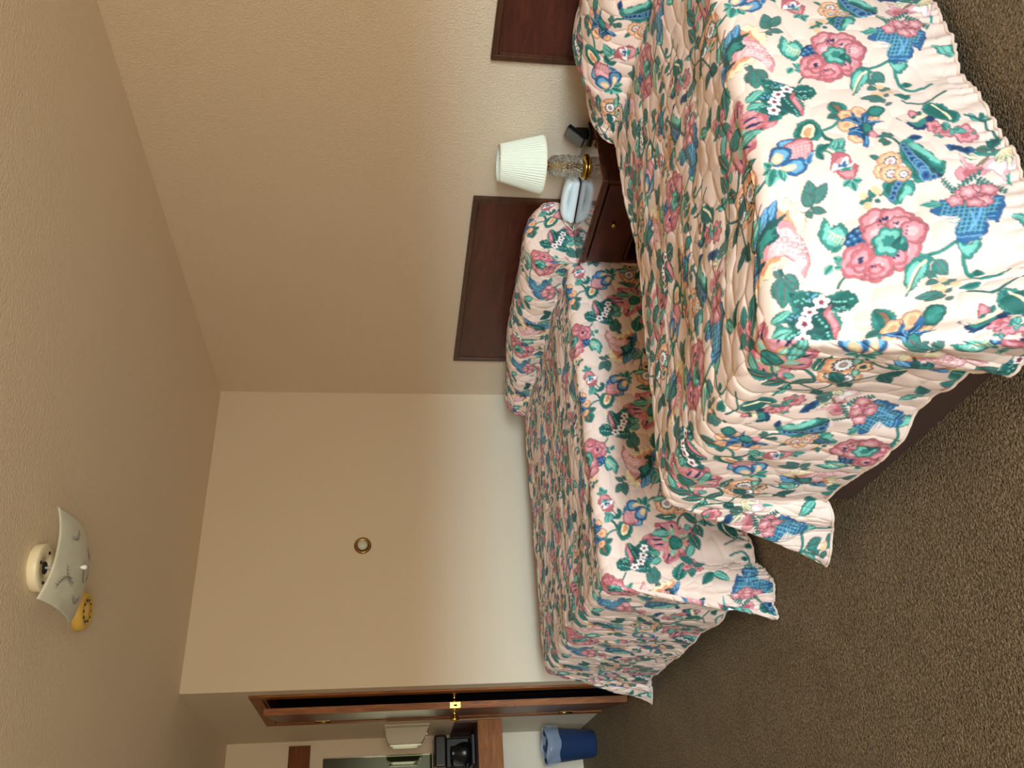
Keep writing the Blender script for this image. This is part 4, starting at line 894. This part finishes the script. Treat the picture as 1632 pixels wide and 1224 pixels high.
    f=np.stack([idx[:-1,:-1],idx[1:,:-1],idx[1:,1:],idx[:-1,1:]],-1).reshape(-1,4)
    nf=len(f);me.loops.add(nf*4);me.loops.foreach_set('vertex_index',f.reshape(-1).astype(np.int32))
    me.polygons.add(nf);me.polygons.foreach_set('loop_start',np.arange(0,nf*4,4,dtype=np.int32));me.polygons.foreach_set('loop_total',np.full(nf,4,np.int32))
    ca=me.color_attributes.new('print','FLOAT_COLOR','POINT')
    ca.data.foreach_set('color',np.concatenate([col.reshape(-1,3),np.ones((na*nt_,1))],1).astype(np.float32).reshape(-1))
    me.update();me.validate()
    o=link(name,me,None,M['print'],True)
    tag(o,label,'bedspread')
    # rolled binding along the hem
    bd=np.concatenate([pos[::4,0],pos[0,::4],pos[::4,-1]],0) if False else None
    path=[pos[i,0] for i in range(na-1,0,-4)]+[pos[0,j] for j in range(0,nt_,4)]+[pos[i,-1] for i in range(1,na,4)]
    path=[(p_[0],p_[1],max(p_[2],.006)) for p_ in path]
    bm=bmesh.new();addtube(bm,path,.0045,6)
    h=from_bm('hem_binding',bm,o,M['binding'],True);h['label']='stitched peach hem'
    return o
def printb(nt,b):
    at=N(nt,'ShaderNodeAttribute',attribute_name='print')
    tc=N(nt,'ShaderNodeTexCoord');n=N(nt,'ShaderNodeTexNoise',Scale=500,Detail=2);nt.links.new(tc.outputs['Object'],n.inputs['Vector'])
    bp=N(nt,'ShaderNodeBump',Strength=.12,Distance=.001);nt.links.new(n.outputs['Fac'],bp.inputs['Height'])
    nt.links.new(at.outputs['Color'],b.inputs['Base Color']);nt.links.new(bp.outputs[0],b.inputs['Normal'])
M['print']=mat('printed_cotton',(.8,.7,.6),.62,build=printb,spec=.25,Sheen_Weight=.08)
M['binding']=mat('hem_cotton',srgb(232,208,190),.8,build=noise_bump(300,.3,.001))

def bed(label,x0,y0,y1,zt):
    t=thing('bed',label,'bed',(x0,(y0+y1)/2,0))
    def b(n,lo,hi,m,bev=.01): 
        o=box(n,(lo[0]-x0,lo[1]-(y0+y1)/2,lo[2]),(hi[0]-x0,hi[1]-(y0+y1)/2,hi[2]),m,t,bev);return o
    b('base',(x0,y0,0),(XW-.06,y1,.19),M['plinth'],.004)
    b('box_spring',(x0+.04,y0+.06,.19),(XW-.04,y1-.06,.36),M['fabric'],.02)
    b('mattress',(x0+.05,y0+.07,.36),(XW-.04,y1-.07,zt-.05),M['fabric'],.03)
    return t
bed('bed under the nearer floral spread, showing a strip of dark brown base at its foot',.965,1.25,2.20,.54)
bed('bed against the pale far wall, hidden under its floral spread',.985,2.98,4.34,.56)
# near bed
make_spread('bedspread','peach quilted floral bedspread on the bed nearest the camera',
    .985,1.30,2.13,[(.985,.575),(2.30,.575),(2.40,.562),(2.405,.60),(2.41,.67),(2.47,.715),(2.58,.735),(2.70,.725),(2.78,.70),(2.832,.66)],
    .552,.495,.0025,.20,.045,.14,(-.085,-.09),(-.10,.15),
    lambda p,q:(p,q),
    lambda X,Y:.578+.022*np.exp(-((X-.98)/.25)**2)-.02*np.exp(-((X-1.95)/.4)**2),
    lambda Y:1-.55*sstep(1.9,2.13,Y),
    lambda X:1-.9*sstep(1.45,2.4,X),3,lambda X:.11*(1-sstep(.95,1.4,X)))
# far bed: the same print turned end for end
make_spread('bedspread','peach quilted floral bedspread on the farther bed, by the pale wall',
    1.0,3.0,4.31,[(1.0,.59),(2.36,.59),(2.475,.574),(2.462,.63),(2.46,.69),(2.50,.735),(2.58,.76),(2.70,.745),(2.78,.71),(2.832,.67)],
    .59,.535,.0038,.12,.13,.12,(-.10,-.03),(-.07,.10),
    lambda p,q:(.265-(p-.02),.01-(q+2.046)),
    lambda X,Y:.592+X*0,
    lambda Y:1-.35*sstep(3.7,4.31,Y),
    lambda X:1-.95*sstep(2.2,2.4,X),8,lambda X:X*0)
# ------------------------------------------------------------------ headboards
def headboard(label,y0,y1):
    t=thing('headboard',label,'headboard',(XW,(y0+y1)/2,0),'wall mounted headboards');h=(y1-y0)/2;z0,z1=.005,1.0;x=-.022;w=.028
    bm=bmesh.new();addbox(bm,(-.014,-h+w,z0+w),(-.001,h-w,z1-w));from_bm('panel',bm,t,M['mahog'])
    bm=bmesh.new()
    for lo,hi in (((x,-h,z0),(-.001,-h+w,z1)),((x,h-w,z0),(-.001,h,z1)),((x,-h+w,z1-w),(-.001,h-w,z1)),((x,-h+w,z0),(-.001,h-w,z0+w))): addbox(bm,lo,hi,.004)
    for lo,hi in (((-.019,-h+w,z1-w-.008),(-.012,h-w,z1-w)),((-.019,-h+w,z0+w),(-.012,-h+w+.008,z1-w)),((-.019,h-w-.008,z0+w),(-.012,h-w,z1-w))): addbox(bm,lo,hi,.002)
    from_bm('moulding',bm,t,M['mahogd'])
headboard('dark mahogany headboard on the wall behind the nearest bed',1.05,2.182)
headboard('dark mahogany headboard behind the farther bed, beside the white telephone',2.952,4.36)
# ------------------------------------------------------------------ nightstand
nx0,nx1,ny0,ny1,nz=2.438,2.855,2.405,2.935,.544
cx,cy=(nx0+nx1)/2,(ny0+ny1)/2
ns=thing('nightstand','dark mahogany nightstand with one drawer between the two beds','nightstand',(cx,cy,0))
def nb(n,lo,hi,m,par=ns,bev=.003): return box(n,(lo[0]-cx,lo[1]-cy,lo[2]),(hi[0]-cx,hi[1]-cy,hi[2]),m,par,bev)
nb('top',(nx0,ny0,nz-.012),(nx1,ny1,nz),M['nstop'],bev=.003)
bm=bmesh.new();addbox(bm,(nx0+.008-cx,ny0+.008-cy,nz-.034),(nx1-cx,ny1-.008-cy,nz-.012),.006,0,3);from_bm('top_moulding',bm,ns,M['mahogd'])
for y in (ny0+.012,ny1-.03): nb('side_panel',(nx0+.014,y,0),(nx1-.005,y+.018,nz-.034),M['mahog'])
nb('back_panel',(nx1-.012,ny0+.031,.05),(nx1-.005,ny1-.031,nz-.034),M['mahog'],bev=0)
nb('shelf',(nx0+.02,ny0+.031,.325),(nx1-.013,ny1-.031,.338),M['mahog'],bev=0)
nb('bottom_shelf',(nx0+.02,ny0+.031,.05),(nx1-.013,ny1-.031,.07),M['mahog'],bev=0)
dr=nb('drawer',(nx0+.010,ny0+.034,.345),(nx0+.03,ny1-.034,.503),M['mahog'],bev=.003)
lathe('knob',[(0,0),(.006,0),(.005,-.01),(.011,-.016),(.012,-.02),(.007,-.025),(0,-.026)],M['brass'],dr,20,(nx0+.010-cx,2.655-cy,.441),'X')
# ------------------------------------------------------------------ table lamp
lx,ly=2.718,2.605
lp=thing('table_lamp','small crystal table lamp with a pleated white shade on the nightstand','table lamp',(lx,ly,nz))
lathe('base',[(0,0),(.052,0),(.056,.003),(.056,.008),(.051,.012),(.046,.018),(.03,.020),(0,.020)],M['brass'],lp,40)
def facet(i,a): return .035*math.cos(12*a+(PI if i%2 else 0))
lathe('glass_column',[(.0,.0205),(.043,.0205),(.046,.03),(.047,.045),(.044,.062),(.049,.078),(.045,.094),(.048,.110),(.043,.126),(.045,.140),(.036,.156),(.022,.166),(0,.167)],M['glass'],lp,48,rip=facet)
bm=bmesh.new();addtube(bm,[(0,0,.021),(0,0,.1665)],.005,10);from_bm('stem',bm,lp,M['brass'])
lathe('neck',[(0,.167),(.022,.167),(.026,.174),(.018,.182),(.012,.186),(.015,.194),(.010,.2),(.01,.235),(0,.236)],M['brass'],lp,30)
bm=bmesh.new()
n=120
rings=[]
for (r,z) in ((.124,.192),(.125,.196),(.1235,.201),(.079,.375),(.0795,.378),(.078,.383)):
    rings.append([bm.verts.new((r*(1+(.024*(k%2)-.012 if .20<z<.376 else 0))*math.cos(2*PI*k/n),r*(1+(.024*(k%2)-.012 if .20<z<.376 else 0))*math.sin(2*PI*k/n),z)) for k in range(n)])
for a,b in zip(rings[:-1],rings[1:]):
    for k in range(n): bm.faces.new((a[k],a[(k+1)%n],b[(k+1)%n],b[k]))
sh=from_bm('lamp_shade',bm,lp,M['shade']);md=sh.modifiers.new('Solidify','SOLIDIFY');md.thickness=.002
for nm,r,z in (('trim',.1255,.194),('trim',.0795,.381)):
    bm=bmesh.new();addtube(bm,[(r*math.cos(2*PI*k/60),r*math.sin(2*PI*k/60),z) for k in range(61)],.0032,6);from_bm(nm,bm,sh,M['cream'],True)
bm=bmesh.new()
for k in range(3):
    a=2*PI*k/3;addtube(bm,[(0,0,.25),(.04*math.cos(a),.04*math.sin(a),.3),(.076*math.cos(a),.076*math.sin(a),.372)],.0015,6)
addtube(bm,[(0,0,.235),(0,0,.26)],.012,12);from_bm('harp',bm,lp,M['brass'])
# ------------------------------------------------------------------ telephone
ph=thing('telephone','white corded telephone lying on the nightstand beside the lamp','telephone',(2.750,2.822,nz),rz=math.radians(17))
bm=bmesh.new()
# body: low wedge, swept along y
prof_=[(-.065,.004),(.075,.004),(.078,.044),(.06,.050),(-.04,.032),(-.066,.020)]
ys=[-.105,-.1,-.09,.09,.10,.105]
sc=[.9,.97,1,1,.97,.9]
rg=[[bm.verts.new((x*s,y,.004+(z-.004)*s)) for x,z in prof_] for y,s in zip(ys,sc)]
for a,b in zip(rg[:-1],rg[1:]):
    for k in range(6): bm.faces.new((a[k],a[(k+1)%6],b[(k+1)%6],b[k]))
bm.faces.new(rg[0]);bm.faces.new(rg[-1]);from_bm('body',bm,ph,M['white'],True)
bm=bmesh.new();addbox(bm,(-.06,-.1,0),(.07,.1,.004));from_bm('foot_pad',bm,ph,M['black'])
bm=bmesh.new()
hp=[(-.102,.042,.018),(-.096,.046,.026),(-.075,.052,.030),(-.05,.057,.028),(0,.060,.026),(.05,.056,.028),(.075,.048,.029),(.095,.040,.025),(.102,.036,.018)]
rr=[]
for y,z,w in hp:
    rr.append([bm.verts.new((-.03+w*1.1*math.cos(2*PI*k/16),y,z-.004+w*.62*math.sin(2*PI*k/16))) for k in range(16)])
for a,b in zip(rr[:-1],rr[1:]):
    for k in range(16): bm.faces.new((a[k],a[(k+1)%16],b[(k+1)%16],b[k]))
bm.faces.new(rr[0]);bm.faces.new(rr[-1]);from_bm('handset',bm,ph,M['white'],True)
bm=bmesh.new();addtube(bm,[(-.03,.10,.045),(-.04,.118,.035),(-.06,.128,.014),(-.08,.132,.004),(-.09,.12,.003),(-.075,.108,.003)],.0022,6);from_bm('cord',bm,ph,M['cream'],True)
# ------------------------------------------------------------------ small black tilted device
al=thing('tabletop_stand','small black tabletop stand holding a tilted grey slab, against the wall by the lamp','stand',(2.775,2.475,nz))
bm=bmesh.new();addbox(bm,(-.03,-.035,0),(.04,.04,.012),.003);addbox(bm,(-.006,-.012,.012),(.034,.024,.06),.004);from_bm('base',bm,al,M['black'])
bm=bmesh.new();addbox(bm,(-.012,-.036,-.042),(.010,.040,.048),.003);sl_=from_bm('slab',bm,al,M['black'],loc=(-.012,0,.062))
sl_.rotation_euler=(0,math.radians(38),math.radians(-18))
bm=bmesh.new();addbox(bm,(-.0135,-.032,-.038),(-.0118,.036,.044),.0006);f_=from_bm('face',bm,sl_,M['dgrey']);f_['label']='grey front face'
# ------------------------------------------------------------------ round fixture on the far wall
fx=thing('wall_fixture','small round brass fixture with a grey glass dome on the pale far wall','wall fixture',(1.824,YF,1.5245))
lathe('plate',[(0,-.001),(.049,-.001),(.050,-.004),(.047,-.010),(.040,-.012),(.032,-.007),(0,-.006)],M['obrass'],fx,40,(0,0,0),'Y')
lathe('dome',[(.03,-.0065),(.029,-.018),(.022,-.027),(.012,-.032),(0,-.033)],M['frost'],fx,32,(0,0,0),'Y')
# ------------------------------------------------------------------ ceiling light
cl=thing('ceiling_light','square frosted glass ceiling light with etched sprigs on a round cream canopy','ceiling light',(.961,2.68,H))
lathe('canopy',[(0,-.0005),(.071,-.0005),(.073,-.003),(.073,-.026),(.070,-.030),(.03,-.030),(.027,-.024),(0,-.024)],M['cream'],cl,48)
bm=bmesh.new()
addlathe(bm,[(0,-.0245),(.019,-.0245),(.019,-.028),(.013,-.030),(0,-.028)],20)
from_bm('socket',bm,cl,M['hole'])
for ax,ay in ((.047,0),(-.047,0),(0,.047),(0,-.047)): lathe('screw',[(0,-.0305),(.006,-.0305),(.004,-.034),(0,-.034)],M['hole'],cl,10,(ax,ay,0))
def gz(u,v): return -.132+.050*((abs(u)**2.2+abs(v)**2.2)/(2*.1415**2.2))
bm=bmesh.new();n=36;a_=.1415;g={}
for i in range(n+1):
    for j in range(n+1):
        u=-a_+2*a_*i/n;v=-a_+2*a_*j/n;g[i,j]=bm.verts.new((u,v,gz(u,v)))
for i in range(n):
    for j in range(n): bm.faces.new((g[i,j],g[i+1,j],g[i+1,j+1],g[i,j+1])).smooth=True
for o_ in bm.verts[:]: pass
ext=bmesh.ops.extrude_face_region(bm,geom=bm.faces[:])
for v in ext['geom']:
    if isinstance(v,bmesh.types.BMVert): v.co.z+=.004
rs=random.Random(4)
def sprig(x,y,ang,L):
    # thin raised strokes on the underside
    dxs,dys=math.cos(ang),math.sin(ang);pts=[]
    for k in range(9):
        s=k/8*L;cu=.02*math.sin(k/8*2.5);u=x+dxs*s-dys*cu;v=y+dys*s+dxs*cu
        pts.append((u,v,gz(u,v)-.0004))
    addtube(bm,pts,.0008,5,1)
    for k in range(1,9):
        u,v,_=pts[k]
        for s in (1,-1):
            aa=ang+s*.9;e=(u+math.cos(aa)*.011,v+math.sin(aa)*.011)
            addtube(bm,[(u,v,gz(u,v)-.0004),(e[0],e[1],gz(*e)-.0004)],[.0016,.0006],5,1)
for x,y,an,L in ((-.02,-.09,2.0,.07),(-.09,.0,1.2,.06),(.03,.03,2.6,.06),(-.05,-.04,-2.3,.07),(.06,-.09,.7,.06),(.08,.04,1.5,.06),(-.02,.08,.3,.06)): sprig(x,y,an,L)
from_bm('glass_shade',bm,cl,[M['frost'],M['etch']])
lathe('finial',[(0,-.150),(.006,-.148),(.008,-.142),(.006,-.136),(.004,-.132),(.004,-.024),(0,-.024)],M['white'],cl,16)
# ------------------------------------------------------------------ smoke detector
sd=thing('smoke_detector','round yellowed smoke detector on the ceiling just past the square light','smoke detector',(.955,3.105,H))
lathe('body',[(0,-.0005),(.066,-.0005),(.068,-.004),(.066,-.022),(.058,-.034),(.05,-.036),(.046,-.032),(.028,-.033),(.024,-.038),(0,-.038)],M['yellow'],sd,48)
bm=bmesh.new()
for k in range(10):
    a=2*PI*k/10;bmm=addlathe(bm,[(0,-.0325),(.0045,-.0325),(.0045,-.0345),(0,-.0345)],8,(.037*math.cos(a),.037*math.sin(a),0))
from_bm('vent',bm,sd,M['hole'])
# ------------------------------------------------------------------ vanity alcove
vx0=-.35
cnt=thing('vanity_counter','brown wooden vanity counter in the alcove beyond the door','counter',(vx0,YB,0))
def vb(n,lo,hi,m,bev=.003,par=cnt): return box(n,(lo[0]-vx0,lo[1]-YB,lo[2]),(hi[0]-vx0,hi[1]-YB,hi[2]),m,par,bev)
vb('countertop',(vx0,5.855,.765),(XR-.001,YB-.001,.788),M['mahogd'])
vb('apron',(vx0,5.832,.632),(XR-.001,5.857,.790),M['oakx'])
vb('end_panel',(vx0,5.87,0),(vx0+.03,YB-.002,.765),M['oakx'])
vb('backsplash',(vx0,YB-.016,.788),(XR-.014,YB-.001,.935),M['mahogd'])
vb('side_splash',(XR-.013,5.857,.788),(XR-.001,YB-.001,.935),M['mahogd'])
tag(box('valance_board',(-.4,YB-.02,1.885),(XR-.032,YB-.001,2.028),mat('orange_brown_board',(.1,.05,.02),.55,spec=.2,build=wood(srgb(96,50,20),srgb(114,64,28),9,(.8,6,6))),None,.003),'plain brown wooden board fixed across the alcove wall above the mirror','wooden board')
mr=thing('mirror','large frameless mirror on the alcove wall above the counter','mirror',(.4,YB,1.42))
bm=bmesh.new();addbox(bm,(-.5,-.006,-.36),(.505,-.0005,.378),.004,0,1);from_bm('glass',bm,mr,M['mirror'])
bm=bmesh.new();addbox(bm,(.505,-.009,-.36),(.511,-.0005,.378));from_bm('edge_channel',bm,mr,M['chrome'])
tag(box('wall_ledge',(-.1,YB-.03,1.036),(.985,YB-.001,1.052),M['oak'],None,.002),'thin brown wooden ledge just under the mirror','ledge')
dp=thing('wall_dispenser','beige wall-mounted dispenser box beside the door, above the coffee maker','dispenser',(XR,5.98,1.24))
bm=bmesh.new();addbox(bm,(-.014,-.12,-.145),(-.001,.12,.145),.004);from_bm('back_plate',bm,dp,M['beige'])
bm=bmesh.new()
pr_=[(-.012,.138),(-.06,.136),(-.112,.118),(-.12,.09),(-.12,-.07),(-.112,-.092),(-.05,-.128),(-.012,-.138)]
rg=[[bm.verts.new((x,y,z)) for x,z in pr_] for y in (-.06,.1)]
for k in range(8): bm.faces.new((rg[0][k],rg[0][(k+1)%8],rg[1][(k+1)%8],rg[1][k]))
bm.faces.new(rg[0]);bm.faces.new(rg[1]);es=bm.edges[:];bmesh.ops.bevel(bm,geom=es,offset=.004,segments=2,affect='EDGES')
from_bm('cover',bm,dp,M['beige'])
bm=bmesh.new();addbox(bm,(-.126,-.066,-.095),(-.116,-.054,.112),.003);addtube(bm,[(-.08,-.062,-.12),(-.03,-.062,-.138)],.005,10);from_bm('chrome_strip',bm,dp,M['chrome'])
cm=thing('coffee_maker','black drip coffee maker with a glass carafe on the vanity counter','coffee maker',(.875,6.13,.788))
bm=bmesh.new();addbox(bm,(-.095,-.10,0),(.10,.12,.03),.008);from_bm('base',bm,cm,M['black'])
bm=bmesh.new();addbox(bm,(-.09,.03,.03),(.098,.12,.19),.01);from_bm('column',bm,cm,M['black'])
bm=bmesh.new();addbox(bm,(-.098,-.095,.19),(.10,.122,.272),.014,0,3);from_bm('reservoir',bm,cm,M['black'])
ca_=lathe('carafe',[(0,0.031),(.05,.031),(.064,.045),(.068,.07),(.06,.105),(.045,.135),(.042,.15),(.044,.162),(.0,.165)],M['black'],cm,36,(-.01,-.04,0))
bm=bmesh.new();addtube(bm,[(-.05,-.04,.155),(-.10,-.045,.15),(-.125,-.045,.12),(-.115,-.045,.075),(-.07,-.042,.06)],.008,8);from_bm('handle',bm,ca_,M['black'])
wb=thing('wastebasket','blue plastic wastebasket with a clear liner under the vanity counter','wastebasket',(.868,5.97,0))
bm=bmesh.new();addlathe(bm,[(0,.002),(.078,.002),(.084,.01),(.116,.318),(.121,.325),(.118,.33),(.112,.322),(.080,.014),(0,.010)],40);from_bm('bucket',bm,wb,M['blue'])
bm=bmesh.new();rings=[]
for r,z in ((.1155,.25),(.121,.28),(.126,.31),(.124,.338),(.114,.342),(.109,.31)):
    rings.append([bm.verts.new(((r*(1+.035*math.sin(7*2*PI*k/60+z*30)+.02*rs.random()))*math.cos(2*PI*k/60),(r*(1+.035*math.sin(7*2*PI*k/60+z*30)+.02*rs.random()))*math.sin(2*PI*k/60),z+.006*math.sin(5*2*PI*k/60))) for k in range(60)])
for a,b in zip(rings[:-1],rings[1:]):
    for k in range(60): bm.faces.new((a[k],a[(k+1)%60],b[(k+1)%60],b[k]))
from_bm('liner',bm,wb,M['liner'],True)
# ------------------------------------------------------------------ light and camera
w=bpy.data.worlds.new('World');bpy.context.scene.world=w;w.use_nodes=True;nt=w.node_tree
bg=nt.nodes['Background'];tc=N(nt,'ShaderNodeTexCoord');sp=N(nt,'ShaderNodeSeparateXYZ');nt.links.new(tc.outputs['Generated'],sp.inputs[0])
mr_=N(nt,'ShaderNodeMapRange');mr_.inputs['From Min'].default_value=-1;mr_.inputs['From Max'].default_value=1
nt.links.new(sp.outputs['Z'],mr_.inputs['Value'])
cr=N(nt,'ShaderNodeValToRGB');nt.links.new(mr_.outputs[0],cr.inputs[0]);e=cr.color_ramp.elements
for i,(pz,c_) in enumerate(SKY):
    q=e[i] if i<2 else e.new(pz)
    q.position=pz;q.color=(*c_,1)
nt.links.new(cr.outputs[0],bg.inputs['Color']);bg.inputs['Strength'].default_value=SKYS
l=bpy.data.lights.new('window_portal','AREA');l.shape='RECTANGLE';l.size=WX1-WX0;l.size_y=WZ1-WZ0;l.cycles.is_portal=True
o=bpy.data.objects.new('window_portal',l);C.objects.link(o);o.location=((WX0+WX1)/2,Y0-.02,(WZ0+WZ1)/2);o.rotation_euler=(PI/2,0,0)
cam=bpy.data.cameras.new('Camera');co=bpy.data.objects.new('Camera',cam);C.objects.link(co);bpy.context.scene.camera=co
yaw,pitch,roll,f,hc=CAMP
fw=Vector((math.sin(yaw)*math.cos(pitch),math.cos(yaw)*math.cos(pitch),-math.sin(pitch)));rt=Vector((math.cos(yaw),-math.sin(yaw),0));up=rt.cross(fw)
r2=math.cos(roll)*rt+math.sin(roll)*up;u2=-math.sin(roll)*rt+math.cos(roll)*up
ax,ay,az=-u2,r2,-fw      # the phone was held on its side: image right is world down
co.matrix_world=Matrix(((ax.x,ay.x,az.x,0),(ax.y,ay.y,az.y,0),(ax.z,ay.z,az.z,hc),(0,0,0,1)))
cam.sensor_width=36;cam.lens=36*f/1632;cam.clip_start=.02
sc_=bpy.context.scene;sc_.view_settings.view_transform='Standard';sc_.view_settings.look='None';sc_.view_settings.gamma=1;sc_.view_settings.exposure=EXPO
sc_.cycles.max_bounces=10;sc_.cycles.diffuse_bounces=6
